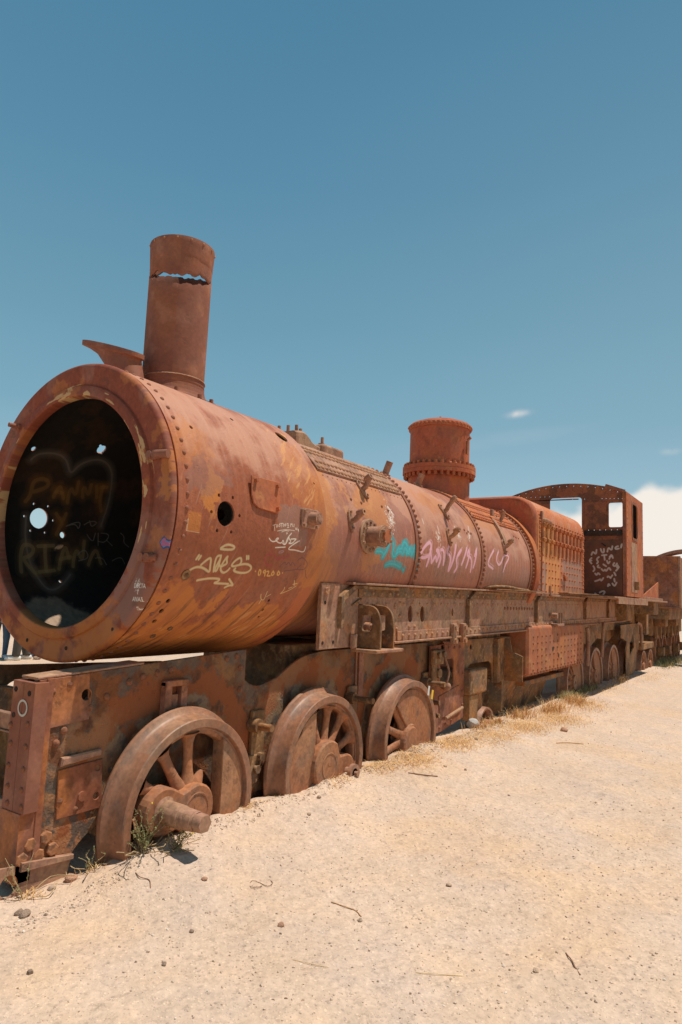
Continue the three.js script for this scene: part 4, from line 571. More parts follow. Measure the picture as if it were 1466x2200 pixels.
// --- front engine frame
const FZ = [-0.508, -1.932, -3.356], FY = -1.786;      // where the wear rings on the frame plate are centred
const WZ = [-0.457, -1.857, -3.258], WY = -1.764, WR = 0.521, WX = 0.84;
const frTex = paintTex(2048, 512, -0.6, 0.85, 4.8, 1.2, (d, yd) => {
  const y = -yd; const X = d + wob(d, y, 0.14), Y = y + wob(y + 2, d, 0.14);
  const c = rust(d, y, [0.165, 0.068, 0.034], [[[0.26, 0.09, 0.033], 0.9, 0.5, 0.2, 0.7], [C.grey, 0.5, 0.62, 0.1, 0.6, 1], [[0.3, 0.17, 0.08], 0.6, 0.62, 0.12, 0.5], [[0.09, 0.085, 0.075], 0.35, 0.66, 0.08, 0.55, 0], [C.dark, 0.4, 0.68, 0.08, 0.5, 1]]);
  for (const z of FZ) { const r = Math.hypot(X + z, Y - FY); if (y > FY - 0.1) { const b = sstep(0.62, 0.66, r) * sstep(0.81, 0.77, r); mix3(c, [0.30, 0.092, 0.034], 0.9 * b); mix3(c, C.tan, 0.55 * sstep(0.52, 0.56, r) * sstep(0.66, 0.61, r) * sstep(0.4, 0.6, nz(1, d / 0.5, y / 0.5))); } }
  mix3(c, [0.32, 0.17, 0.085], 0.5 * inBox(X, Y, 1.1, 4.2, -1.35, -0.9, 0.1) * sstep(0.45, 0.6, nz(1, d / 0.6, y / 0.6)));
  mix3(c, [0.40, 0.2, 0.10], 0.55 * inBox(X, Y, -0.6, 0.05, -1.95, -1.2, 0.06) * sstep(0.35, 0.6, nz(2, d / 0.7, y / 0.7))); mix3(c, [0.09, 0.08, 0.07], 0.8 * sstep(0.6, 0.66, nz(2, d / 0.65 + 0.3, y / 0.8)) * inBox(X, Y, -0.55, 0.1, -1.85, -1.45, 0.08)); mix3(c, [0.42, 0.30, 0.19], 0.7 * sstep(0.6, 0.68, nz(3, d / 0.7, y / 0.7)) * inEll(X, Y, -0.02, -1.62, 0.13, 0.12));
  return c;
});
const frMat = new THREE.MeshPhysicalMaterial({ specularIntensity: 0.35, map: frTex, bumpMap: rep(bumpT, 1), bumpScale: 0.01, roughness: 0.85 }); frMat.bumpMap.repeat.set(4, 1);
function planarFr(g0) { const g = g0.index ? g0.toNonIndexed() : g0, p = g.attributes.position, uv = g.attributes.uv; for (let i = 0; i < p.count; i++) uv.setXY(i, (-p.getZ(i) + 0.6) / 4.8, (p.getY(i) + 2.05) / 1.2); return g; }
const front = add(mesh('front_frame', planarFr(plateX([[-0.49, -0.965], [1.122, -0.877], [1.122, -2.1], [0.3, -2.1], [0.06, -1.7], [0.03, -1.78], [0.0, -1.75], [-0.06, -1.79], [-0.15, -1.83, -0.2, -1.9], [-0.52, -1.9]], 0.575, 0.6, [[-0.19, -1.065, 0.03], [-0.432, -1.133, 0.03], [-0.462, -1.18, 0.026]])), frMat, null));
heads('hex_bolt', [[0.6, -1.774, 0.45, 1, 0, 0], [0.6, -1.762, 0.365, 1, 0, 0], [0.6, -1.838, 0.402, 1, 0, 0], [0.6, -1.832, 0.32, 1, 0, 0], [0.6, -1.836, 0.492, 1, 0, 0]], 0.034, M.wheel, front, { geo: hexGeo });
heads('rivet', [[-0.3, -1.0], [-0.05, -1.09], [-0.16, -1.14], [-0.31, -1.24], [-0.35, -1.3], [0.1, -1.02], [0.2, -1.0], [0.31, -0.985], [0.42, -0.975], [0.92, -0.93], [1.02, -0.92], [1.06, -1.0], [1.07, -1.15], [-0.4, -1.03], [-0.3, -1.6], [-0.2, -1.66]].map(([d, y]) => [0.6, y, -d, 1, 0, 0]), 0.022, M.brown, front);
part('patch_plate', [plateX([[-0.325, -1.44], [-0.05, -1.425], [-0.03, -1.69], [-0.315, -1.69]], 0.6, 0.611, [[-0.3, -1.49, 0.018], [-0.075, -1.47, 0.018], [-0.075, -1.62, 0.018], [-0.3, -1.62, 0.018]]), cylX(0.026, 0.6, 0.622, -1.6, 0.17, 20)], M.brown, front); part('ledge', [plateX([[-0.325, -1.42], [-0.07, -1.4], [-0.07, -1.365], [-0.32, -1.375]], 0.6, 0.63, [], 0.008)], M.dusty, front);
part('top_angle', [plateX([[-0.49, -0.964], [0.2, -0.925], [0.2, -0.913], [-0.49, -0.952]], 0.46, 0.606)], M.dusty, front); part('side_angle', [plateX([[-0.48, -0.966], [-0.18, -0.95], [-0.16, -1.2], [-0.44, -1.22], [-0.48, -1.1]], 0.6, 0.608, [[-0.19, -1.065, 0.03], [-0.432, -1.133, 0.03]])], M.brown, front);
part('spring_hanger', [box(0.6, 0.65, -1.25, -1.035, -0.4, -0.345, 0.008), box(0.6, 0.65, -1.25, -1.035, -0.53, -0.475, 0.008), box(0.6, 0.625, -1.25, -1.12, -0.475, -0.4), box(0.6, 0.655, -1.07, -1.03, -0.53, -0.345, 0.008)], M.brown, front);
const post0 = P('buffer_post', [box(0.44, 0.5345, -1.615, -0.975, 0.44, 0.52, 0.003), box(0.5365, 0.632, -1.615, -0.975, 0.44, 0.52, 0.003)], M.smooth); part('corner_angle', [box(0.605, 0.618, -1.9, -0.96, 0.4, 0.44, 0.004), box(0.44, 0.612, -1.95, -1.615, 0.435, 0.525, 0.004)], M.brown, post0);
heads('bolt', [[0.47, -1.29], [0.6, -1.29], [0.47, -1.4], [0.6, -1.4], [0.48, -1.5], [0.6, -1.5], [0.49, -1.58], [0.61, -1.58], [0.455, -1.2], [0.6, -1.18]].map(([x, y]) => [x, y, 0.52, 0, 0, 1]), 0.015, M.brown, post0); for (const [x, y] of [[0.47, -1.02], [0.59, -1.03], [0.47, -1.15]]) part('bolt_hole', [cylZ(0.014, 0.51, 0.5225, x, y, 14)], M.soot, post0);
{ const g = new THREE.RingGeometry(0.032, 0.043, 30).translate(0.545, -1.107, 0.5225); part('chalk_ring', [g], new THREE.MeshStandardMaterial({ color: new THREE.Color().setRGB(0.5, 0.46, 0.4), roughness: 1 }), post0, 'white circle drawn on the post'); }
P('cross_beam', [box(-0.65, 0.44, -1.25, -1.165, 0.43, 0.47), box(-0.65, 0.44, -1.262, -1.25, 0.36, 0.48)], M.dusty); P('cross_beam', [box(-0.65, 0.44, -1.69, -1.6, 0.43, 0.47)], M.dusty);
P('rail_guard', [plateX([[-0.66, -1.84], [-0.5, -1.86], [-0.2, -1.9], [-0.22, -1.98], [-0.3, -2.08], [-0.66, -2.12]], 0.6, 0.612, [[-0.55, -1.945, 0.045, 0.05]], 0.003), plateX([[-0.5, -1.845], [-0.2, -1.885], [-0.2, -1.91], [-0.5, -1.89]], 0.6, 0.63)], M.dusty);
P('far_frame', [plateX([[-0.7, -0.98], [0.1, -1.03], [1.43, -1.08], [1.43, -1.3], [3.5, -1.35], [3.5, -2.0], [-0.7, -2.0]], -0.61, -0.585, [[0.15, -1.235, 0.105, 0.1]])], M.dim);
for (const [a, b, z] of [[-1.9, -1.2, -1.17], [-1.75, -1.1, -2.7], [-1.85, -1.15, 0]]) P('inner_stretcher', [box(-0.58, 0.57, a, b, z - 0.03, z + 0.03)], M.dim);
add(mesh('main_frame', planarFr(plateX([[1.1, -1.075], [1.18, -1.12], [1.27, -1.16, 1.36, -1.13], [1.5, -1.1], [1.66, -1.02], [1.8, -0.955, 1.93, -0.945], [2.1, -0.93], [4.15, -0.93], [4.15, -2.05], [1.1, -2.05]], 0.572, 0.594)), frMat, null));
for (const [d, y, l] of [[1.22, -1.41, 0.13], [2.48, -1.345, 0.2], [3.92, -1.33, 0.2]]) P('spring_pin', [cylX(0.026, 0.66, 0.66 + l, y, -d, 14), cylX(0.05, 0.6, 0.68, y, -d, 14), box(0.594, 0.63, y - 0.3, y + 0.1, -d - 0.12, -d + 0.02, 0.012), box(0.6, 0.64, y - 0.4, y - 0.2, -d - 0.06, -d + 0.05, 0.012), cylX(0.03, 0.62, 0.67, y - 0.22, -d - 0.06, 6), cylX(0.03, 0.62, 0.67, y - 0.3, -d - 0.02, 6)], M.grime);
P('frame_strap', [box(0.594, 0.61, -1.4, -0.95, -2.72, -2.64, 0.005), box(0.594, 0.61, -1.3, -0.95, -2.6, -2.585, 0.003)], M.brown);

// --- wheels
function seg(R, chord, dir, a0 = null) { // a segment of a disc beyond a chord, turned to dir
  const a = Math.acos(chord / R), p = []; for (let i = 0; i <= 30; i++) { const t = -a + 2 * a * i / 30; p.push([R * Math.cos(t), R * Math.sin(t)]); } return p.map(([x, y]) => [x * Math.cos(dir) - y * Math.sin(dir), x * Math.sin(dir) + y * Math.cos(dir)]);
}
function wheel(z, { crank = Math.PI, spokes = 12, ph = 0.1, broken = [], weight, chord = 0.2, pin, boss = 'eight', lobe = 0.15, y = WY, R = WR, x = WX, label, mat = M.wheel } = {}) {
  const k = R / 0.53, at = (g) => g.translate(x, y, z), w = P('wheel', [latheX([[0.455, -0.17], [0.56, -0.17], [0.578, -0.163], [0.584, -0.148], [0.578, -0.13], [0.552, -0.116], [0.54, -0.1], [0.531, -0.006], [0.525, 0], [0.478, 0], [0.474, -0.004], [0.468, -0.03], [0.455, -0.034], [0.455, -0.17]].map(([r, a]) => [r * k, a]), 0, 0, 120)].map(at), mat === M.wheel ? M.worn : mat, label);
  part('rim', [latheX([[0.456, -0.12], [0.437, -0.12], [0.432, -0.11], [0.432, -0.055], [0.437, -0.045], [0.456, -0.04]].map(([r, a]) => [r * k, a]), 0, 0, 80)].map(at), mat, w);
  part('hub', [latheX([[0.2, -0.12], [0.15, -0.1], [0.135, -0.06], [0.13, -0.02], [0.12, 0.0], [0.03, 0.0], [0.028, -0.02], [0, -0.02]].map(([r, a]) => [r * k, a]), 0, 0, 48)].map(at), mat, w);
  for (let i = 0; i < spokes; i++) {
    const a = ph + i / spokes * 6.28318; if (weight !== undefined) { const d = Math.cos(a - weight); if (d > (chord < 0.1 ? 0.3 : 0.78)) continue; }
    if (broken.includes(i)) { part('broken_spoke', [at(new THREE.LatheGeometry([[0.075, 0.1], [0.05, 0.15], [0.034, 0.2], [0.02, 0.225], [0, 0.23]].map(([r, q]) => new THREE.Vector2(r * k, q * k)), 12).scale(0.72, 1, 1).rotateX(a - Math.PI / 2).translate(-0.07, 0, 0))], mat, w); continue; }
    const g = latheY([[0.075, 0.1], [0.052, 0.15], [0.038, 0.22], [0.034, 0.3], [0.036, 0.38], [0.05, 0.42], [0.08, 0.444]].map(([r, q]) => [r * k, q * k]), 0, 0, 16).scale(0.72, 1, 1).rotateX(a - Math.PI / 2).translate(-0.07, 0, 0);
    part('spoke', [at(g)], mat, w);
  }
  if (weight !== undefined) part('counterweight', [at(plateX(seg(0.452 * k, chord * k, weight), -0.115, -0.022, [], 0.006))], mat, w);
  if (boss === 'eight') { // hub and crank lobes joined by a waist, drawn around the crank direction
    const c = 0.262 * k, p = []; const h = lobe * k, q = 0.135 * k, add2 = (cx, r, a0, a1) => { for (let i = 0; i <= 16; i++) { const t = a0 + (a1 - a0) * i / 16; p.push([cx + r * Math.cos(t), r * Math.sin(t)]); } };
    add2(c, q, -1.9, 1.9); p.push([c * 0.5, 0.1 * k]); add2(0, h, 1.25, 2 * Math.PI - 1.25); p.push([c * 0.5, -0.1 * k]);
    part('crank_boss', [at(plateX(p.map(([a, b]) => [a * Math.cos(crank) - b * Math.sin(crank), a * Math.sin(crank) + b * Math.cos(crank)]), -0.1, 0.02, [], 0.012)), at(latheX([[0.1, 0.02], [0.098, 0.024], [0.09, 0.024], [0.088, 0.02]], 0, 0, 40)), at(cylX(0.02, 0.015, 0.022, 0.02, 0.0, 14))], mat, w);
  } else if (boss) part('crank_boss', [at(plateX([...Array(28)].map((_, i) => { const a = i / 28 * 6.283; return [boss[0] + boss[2] * Math.cos(a), boss[1] + boss[3] * Math.sin(a)]; }), -0.1, 0.015, [], 0.012))], mat, w);
  if (pin) pin(w, at); return w;
}
const wheel1 = wheel(WZ[0], { crank: Math.PI - 0.17, weight: 0, chord: 0.25, spokes: 12, ph: 1.62, broken: [11], pin: (w) => {
  const y = -1.72, z = -0.207; part('crank_pin', [latheX([[0.085, 0], [0.083, 0.012], [0.066, 0.02], [0.063, 0.15], [0.058, 0.154], [0.056, 0.25], [0.052, 0.252], [0.05, 0.265]], y, z, 40, 0.85), cylX(0.053, 1.1, 1.17, y, z, 6, 0.049)], M.dusty, w);
} });
wheel(WZ[1], { crank: -0.33, lobe: 0.19, weight: Math.PI, chord: 0.14, spokes: 12, ph: 0.35, pin: (w) => part('crank_pin', [cylX(0.04, 0.84, 0.94, -1.85, -2.1, 18), cylX(0.072, 0.91, 0.94, -1.85, -2.1, 28), cylX(0.022, 0.94, 0.97, -1.85, -2.1, 6)], M.dusty, w) });
const wheel3 = wheel(WZ[2], { boss: [-0.02, -0.06, 0.15, 0.17], weight: 0.75, chord: 0.02, spokes: 12, ph: 0.2 });
part('paint_mark', [plateX(rect(0.02, 0.06, -0.04, 0.05), 0, 0.003, [], 0).rotateX(-0.25)].map((g) => g.translate(WX, -1.4, -3.62)), new THREE.MeshStandardMaterial({ color: new THREE.Color().setRGB(0.75, 0.45, 0.03), roughness: 0.7 }), wheel3, 'yellow dab of paint'); part('paint_mark', [plateX(rect(0.0, 0.035, -0.04, 0.05), 0, 0.003, [], 0).rotateX(-0.25)].map((g) => g.translate(WX, -1.36, -3.56)), new THREE.MeshStandardMaterial({ color: new THREE.Color().setRGB(0.62, 0.6, 0.56), roughness: 0.7 }), wheel3, 'white dab of paint');
for (const z of WZ) P('far_wheel', [latheX([[0.2, 0.02], [0.53, 0.02], [0.53, 0.1], [0.57, 0.14], [0.2, 0.14]], WY, z, 60, -0.84)], M.dim);
P('axle', WZ.map((z) => cylX(0.09, -0.7, 0.7, WY, z, 20)), M.dim);
// --- plates and blocks between the engine units
P('frame_end_plate', [plateX([[4.0, -0.96], [4.9, -0.94], [4.9, -1.8], [4.3, -1.88], [4.0, -1.88]], 0.63, 0.65, [[4.3, -0.98, 0.05, 0.05], rrect(4.25, 4.6, -1.42, -1.12, 0.05)], 0.005), plateX([[4.2, -1.5], [4.75, -1.42], [4.8, -1.72], [4.6, -1.75], [4.25, -1.72]], 0.65, 0.66, [], 0.004)], M.brown);
const fbk = P('frame_bracket', [box(0.65, 0.7, -1.16, -1.0, -4.24, -3.98, 0.02), box(0.65, 0.68, -1.38, -1.0, -4.12, -4.0, 0.02), cylX(0.035, 0.69, 0.73, -1.06, -4.08, 14), cylX(0.035, 0.69, 0.73, -1.05, -4.2, 14), cylX(0.05, 0.64, 0.7, -1.25, -4.14, 16)], M.grime); for (const y of [-1.55, -1.68]) part('bolt', [cylX(0.025, 0.64, 0.72, y, -4.1, 6)], M.grime, fbk);
heads('rivet', [[4.1, -1.8], [4.25, -1.83], [4.4, -1.81], [4.55, -1.79], [4.85, -1.3], [4.85, -1.5], [4.85, -1.65], [4.6, -1.0], [4.75, -1.0], [4.45, -1.0]].map(([d, y]) => [0.65, y, -d, 1, 0, 0]), 0.018, M.brown, loco.children[loco.children.length - 1]);
P('broken_lever', [bar([0.68, -1.74, -4.35], [0.72, -1.66, -4.7], 0.018), tube([[0.68, -1.1, -4.3], [0.72, -1.25, -4.32], [0.7, -1.38, -4.3], [0.68, -1.45, -4.36]], 0.012, 8, 20), new THREE.IcosahedronGeometry(0.05, 1).scale(1, 1, 0.8).translate(0.7, -1.4, -4.31)], M.dusty);
P('axle_box', [box(0.6, 0.72, -1.56, -1.26, -5.46, -4.92, 0.03), box(0.6, 0.7, -1.85, -1.56, -5.2, -4.95, 0.01), box(0.55, 0.66, -1.85, -1.56, -5.45, -5.22, 0.01)], M.grime);
P('bridge_plate', [plateX([[4.9, -0.93], [6.6, -0.93], [6.6, -1.5], [5.95, -1.5], [5.9, -1.27], [5.8, -1.22], [5.2, -1.22], [5.05, -1.3], [4.9, -1.3]], 0.58, 0.6, [[5.2, -1.02, 0.03]]), box(0.6, 0.66, -1.5, -0.94, -6.05, -5.95), box(0.6, 0.62, -1.5, -0.94, -6.3, -6.05)], M.grime);
P('cross_plate', [plateZ([[0.1, -1.5], [0.86, -1.5], [0.86, -1.17], [0.72, -1.12], [0.68, -0.95], [0.1, -0.95]], -6.34, -6.32)], M.dim);
wheel(-5.45, { y: -2.0, R: 0.26, x: 0.72, boss: null, spokes: 0 }); P('pony_axle', [cylX(0.1, 0.55, 0.82, -1.98, -5.45, 24)], M.wheel);
// --- the rear engine
for (const [i, z] of [-9.35, -10.8, -12.3, -13.75].entries()) wheel(z, { x: 0.76, weight: [0.6, 0.4, 0.3, 0.5][i], chord: 0.05, spokes: 10, boss: null, ph: i });
for (const [i, z] of [-15.2, -16.1].entries()) wheel(z, { R: 0.38, y: -1.86, boss: [0, 0, 0.1, 0.1], spokes: 9, ph: i });
P('rear_frame', [plateX([[9.6, -0.95], [16.6, -0.78], [16.6, -1.35], [15.6, -1.5], [14.4, -1.4], [13.0, -1.1], [12.5, -1.2], [11.6, -1.1], [11.0, -1.25], [10.2, -1.1], [9.6, -1.4]], 0.58, 0.6)], M.grime);
P('rear_frame_plate', [plateX([[12.6, -0.85], [14.6, -0.82], [14.6, -1.4], [14.3, -1.5], [14.2, -1.8], [13.9, -2.0, 13.4, -1.95], [13.15, -1.9], [13.1, -1.7], [13.2, -1.2], [12.6, -1.1]], 0.82, 0.84, [[[13.5, -1.25], [13.9, -1.05], [14.0, -1.35], [13.5, -1.5]]], 0.004)], M.dim);
P('hanger_pipe', [tube([[0.86, -0.85, -9.7], [0.87, -0.95, -9.72], [0.87, -1.3, -9.72], [0.86, -1.5, -9.72]], 0.035, 10), tube([[0.86, -0.8, -10.9], [0.9, -0.83, -10.75], [0.9, -1.0, -10.7], [0.88, -1.4, -10.7]], 0.03, 10), tube([[0.9, -0.8, -14.0], [0.92, -0.9, -14.4], [0.92, -1.3, -14.4]], 0.03, 10)], M.dusty);
P('rear_brackets', [box(0.7, 1.0, -0.75, -0.4, -12.9, -12.4, 0.03), box(0.7, 1.2, -0.62, -0.3, -15.0, -14.4, 0.03), box(0.7, 0.95, -1.1, -0.6, -15.2, -14.9, 0.02), tube([[0.9, -0.35, -12.2], [1.0, -0.38, -12.7], [1.0, -0.6, -12.9], [0.95, -0.78, -12.9]], 0.04, 10), box(0.6, 0.9, -1.45, -1.3, -16.2, -14.6, 0.02)], M.grime);
P('rear_stretcher', [box(-0.6, 0.58, -1.5, -0.7, -10.1, -10.0), box(-0.6, 0.58, -1.6, -0.7, -14.1, -14.0), box(-0.8, 0.7, -0.95, -0.5, -16.5, -9.7)], M.dim);
// ------------------------------------------------------------------ things round the engine
const gy = (x, z) => sandY(x, z) + BY;
{ // the next derelict vehicle, coupled behind
  const t = thing('rusty_tender', 'brown rusted tender with curved roof hoop standing behind the locomotive cab', 'tender'), Q = (n, g, m) => { const q = part(n, g, m, t); q.position.y = BY; return q; };
  const b = Q('tank', [plateZ(rect(-1.35, 1.42, -0.43, 0.9), -17.02, -17.0), box(-1.35, 1.42, -0.43, 0.88, -23.5, -17.03, 0.01), box(-1.4, 1.46, -0.47, -0.42, -23.6, -16.95)], M.brown);
  part('corner_angle', [box(1.385, 1.435, -0.43, 0.9, -17.0, -16.985), box(1.42, 1.432, -0.43, 0.9, -17.1, -17.0)], M.dusty, b); const s = new THREE.Shape(); s.absarc(1.5, -0.6, 1.78, 0.5, 2.65, false); s.absarc(1.5, -0.6, 1.7, 2.65, 0.5, true);
  part('roof_hoop', [new THREE.ExtrudeGeometry(s, { depth: 0.6, bevelEnabled: false, curveSegments: 40 }).translate(0, 0, -18.8)], M.dusty, b);
  const f = Q('underframe', [box(-1.1, 1.15, -0.75, -0.47, -23.4, -17.0), box(0.62, 0.7, -1.2, -0.7, -23.0, -17.2), box(0.7, 1.0, -0.95, -0.7, -17.9, -17.5, 0.03), box(0.7, 1.0, -0.95, -0.7, -19.9, -19.5, 0.03), ...[0, 1, 2, 3, 4, 5, 6].map((i) => box(0.72, 0.78, -1.3, -0.9, -17.6 - i * 0.7, -17.5 - i * 0.7))], M.grime);
  for (const z of [-17.8, -18.9, -20.6, -21.7]) { const w = Q('wheel', [latheX([[0.36, -0.13], [0.47, -0.13], [0.47, -0.1], [0.44, -0.08], [0.435, 0], [0.36, 0], [0.36, -0.13]], -1.62, z, 60, 0.76), latheX([[0.36, -0.08], [0.2, -0.05], [0.1, -0.02], [0.1, 0.02], [0, 0.02]], -1.62, z, 40, 0.76)], M.wheel); part('axle_box', [box(0.74, 0.92, -1.75, -1.5, z - 0.12, z + 0.12, 0.03)], M.grime, w); }
  const dk = Q('far_side', [box(-0.9, 0.55, -2.0, -0.7, -23.2, -18.2)], M.dim);
}
{ // another wreck across the yard, only its edge in view
  const t = thing('freight_wagon', 'rusted freight wagon far off behind the visitors at the left edge', 'wagon'); t.position.set(-18.6, 0, -9.2); t.rotation.y = 0.5;
  const b = part('body', [box(-3, 0, 1.0, 3.2, -1.3, 1.3), ...[0, 1, 2, 3].map((i) => box(-0.2 - i * 0.9, -0.1 - i * 0.9, 1.0, 3.2, 1.3, 1.36))], M.brown, t); part('underframe', [box(-3, 0, 0.75, 1.0, -1.1, 1.1)], M.dim, t);
  for (const x of [-0.6, -2.4]) part('wheel', [cylZ(0.42, 0.75, 0.88, x, 0.42, 32), cylZ(0.12, 0.88, 0.95, x, 0.42, 16)], M.wheel, t);
}
// ------------------------------------------------------------------ people: one smooth body from tapered bones, clothes cut from the same bones a little fuller
const flat = (r, g, b, rough = 0.9) => new THREE.MeshStandardMaterial({ color: new THREE.Color().setRGB(r, g, b), roughness: rough, bumpMap: rep(bumpT, 1.2), bumpScale: 0.004 });
function blob(bones, size, res, k = 0.03, keep = () => true) {
  const mc = new MarchingCubes(res, new THREE.MeshBasicMaterial(), false, false, 200000); mc.isolation = 0; const h = res / 2, [cx, cy, cz] = size.c, S = size.s;
  for (let kz = 0; kz < res; kz++) for (let j = 0; j < res; j++) for (let i = 0; i < res; i++) {
    const x = cx + (i - h) / h * S, y = cy + (j - h) / h * S, z = cz + (kz - h) / h * S; let m = 9;
    for (const [a, b, ra, rb, sx = 1] of bones) {
      const dx = b[0] - a[0], dy = b[1] - a[1], dz = b[2] - a[2], L = dx * dx + dy * dy + dz * dz || 1e-9; let t = ((x - a[0]) * dx + (y - a[1]) * dy + (z - a[2]) * dz) / L; t = Math.max(0, Math.min(1, t));
      const d = Math.hypot((x - a[0] - dx * t) / sx, y - a[1] - dy * t, z - a[2] - dz * t) - (ra + (rb - ra) * t), hh = Math.max(0, Math.min(1, 0.5 + 0.5 * (m - d) / k)); m = m + (d - m) * hh - k * hh * (1 - hh);
    }
    mc.field[i + j * res + kz * res * res] = keep(x, y, z) ? -m : -1;
  }
  mc.update(); const n = mc.count, g = new THREE.BufferGeometry(), p = new Float32Array(n * 3), q = new Float32Array(n * 3);
  for (let i = 0; i < n * 3; i++) { p[i] = mc.positionArray[i] * S + [cx, cy, cz][i % 3]; q[i] = mc.normalArray[i]; }
  g.setAttribute('position', new THREE.BufferAttribute(p, 3)); g.setAttribute('normal', new THREE.BufferAttribute(q, 3)); g.setAttribute('uv', new THREE.BufferAttribute(new Float32Array(n * 2), 2)); return metres(g);
}
function person(o) {
  const t = thing('person', o.label, 'person', null), H = o.h, s = H / 1.75; t.position.set(o.x, gy(o.x, o.z), o.z); t.rotation.y = o.turn;
  const hip = 0.9 * s, kn = 0.48 * s, an = 0.08 * s, sh = 1.42 * s, w = 0.1 * s, st = o.step * s;
  const legs = [-1, 1].flatMap((e) => [[[e * w, hip, 0], [e * (w + 0.01), kn, e * st * 0.5 + 0.02], 0.085 * s, 0.058 * s], [[e * (w + 0.01), kn, e * st * 0.5 + 0.02], [e * w, an, e * st], 0.055 * s, 0.038 * s]]);
  const feet = [-1, 1].map((e) => [[e * w, 0.045 * s, e * st - 0.04 * s], [e * (w + 0.02), 0.035 * s, e * st + 0.15 * s], 0.045 * s, 0.038 * s]);
  const torso = [[[0, hip, 0], [0, hip + 0.22 * s, 0], 0.12 * s, 0.115 * s, 1.3], [[0, hip + 0.2 * s, 0], [0, sh - 0.08 * s, 0.01], 0.115 * s, 0.13 * s, 1.35], [[-0.15 * s, sh - 0.02 * s, 0], [0.15 * s, sh - 0.02 * s, 0], 0.06 * s, 0.06 * s]];
  const arm = (e, el, ha) => [[[e * 0.19 * s, sh - 0.03 * s, 0], el, 0.05 * s, 0.042 * s], [el, ha, 0.04 * s, 0.028 * s]];
  const hands = [[o.elR, o.haR, 1], [o.elL, o.haL, -1]].map(([el, ha, e]) => [el.map((v) => v * s), ha.map((v) => v * s), e]);
  const fingers = hands.flatMap(([el, ha, e]) => { const d = [0, 1, 2].map((i) => ha[i] - el[i]), L = Math.hypot(...d), u = d.map((v) => v / L); const o2 = [[0, 0.045, 0.09], [0.02, 0.055, 0.1], [-0.02, 0.05, 0.1], [0.04, 0.04, 0.085], [-0.045, 0.0, 0.06]]; return [[ha, ha.map((v, i) => v + u[i] * 0.06 * s), 0.03 * s, 0.032 * s], ...o2.map(([z, a, b], i) => { const p = [ha[0] + u[0] * a * s, ha[1] + u[1] * a * s, ha[2] + u[2] * a * s + z * s]; return [p, [p[0] + u[0] * b * s - 0.01 * e * s, p[1] + u[1] * b * s, p[2] + u[2] * b * s], 0.0095 * s, 0.008 * s]; })]; });
  const arms = hands.flatMap(([el, ha, e]) => arm(e, el, ha)), size = { c: [0, H * 0.5, 0], s: H * 0.56 };
  const head = [[[0, sh, 0], [0, sh + 0.1 * s, 0.01], 0.055 * s, 0.05 * s], [[0, sh + 0.2 * s, 0.0], [0, sh + 0.23 * s, -0.01], 0.095 * s, 0.1 * s, 0.85], [[0, sh + 0.13 * s, 0.04 * s], [0, sh + 0.2 * s, 0.05 * s], 0.055 * s, 0.07 * s, 0.85], [[0, sh + 0.18 * s, 0.115 * s], [0, sh + 0.155 * s, 0.128 * s], 0.01 * s, 0.015 * s], [[-0.085 * s, sh + 0.19 * s, 0], [-0.085 * s, sh + 0.15 * s, 0], 0.016 * s, 0.012 * s], [[0.085 * s, sh + 0.19 * s, 0], [0.085 * s, sh + 0.15 * s, 0], 0.016 * s, 0.012 * s]];
  const skinM = flat(0.5, 0.25, 0.15, 0.6), body = mesh('body', blob([...legs, ...feet, ...torso, ...arms, ...fingers, ...head], size, 84, 0.018 * s), skinM, t);
  part('eyes', [-1, 1].map((e) => new THREE.SphereGeometry(0.011 * s, 10, 8).translate(e * 0.034 * s, sh + 0.2 * s, 0.113 * s)), flat(0.02, 0.015, 0.01, 0.3), t); part('mouth', [new THREE.SphereGeometry(0.02 * s, 10, 6).scale(1, 0.3, 0.5).translate(0, sh + 0.118 * s, 0.108 * s)], flat(0.35, 0.1, 0.08), t);
  mesh('hair', blob([[[0, sh + 0.23 * s, -0.02 * s], [0, sh + 0.2 * s, -0.05 * s], 0.105 * s, 0.09 * s, 0.88], [[0, sh + 0.29 * s, 0.03 * s], [0, sh + 0.28 * s, -0.03 * s], 0.07 * s, 0.07 * s]], size, 60, 0.03, (x, y, z) => y > sh + 0.12 * s && !(z > 0.055 * s && y < sh + 0.26 * s)), flat(0.03, 0.02, 0.015), t);
  const grow = (b, f, add) => b.map(([p, q, ra, rb, sx]) => [p, q, ra * f + add, rb * f + add, sx]);
  mesh('trousers', blob([...grow(legs, 1.08, o.loose * s), [[0, hip + 0.02 * s, 0], [0, hip + 0.12 * s, 0], 0.128 * s, 0.125 * s, 1.3]], size, 64, 0.025 * s, (x, y) => y > 0.07 * s && y < hip + 0.14 * s), o.trousers, t);
  mesh('shirt', blob([...grow(torso, 1.07, 0.012 * s), ...grow(arms, 1.1, 0.012 * s)], size, 64, 0.03 * s, (x, y, z) => y > hip + (o.hem ?? 0.08) * s), o.shirt, t);
  mesh('shoes', blob(grow(feet, 1.12, 0.008 * s), size, 64, 0.02 * s, (x, y) => y < 0.12 * s), o.shoes, t);
  return t;
}
const LP = { elL: [-0.27, 1.12, -0.02], haL: [-0.29, 0.88, 0.05], elR: [0.27, 1.12, -0.02], haR: [0.29, 0.88, 0.06] };
const P1 = person({ x: -9.35, z: -5.2, turn: 1.2, h: 1.5, step: 0.1, loose: 0.012, hem: -0.04, trousers: flat(0.055, 0.1, 0.15), shirt: flat(0.16, 0.05, 0.11), shoes: flat(0.5, 0.5, 0.52), label: 'person in blue jeans and purple top standing leftmost beyond the smokebox', ...LP, elR: [0.24, 1.3, 0.15], haR: [0.16, 1.48, 0.2] });
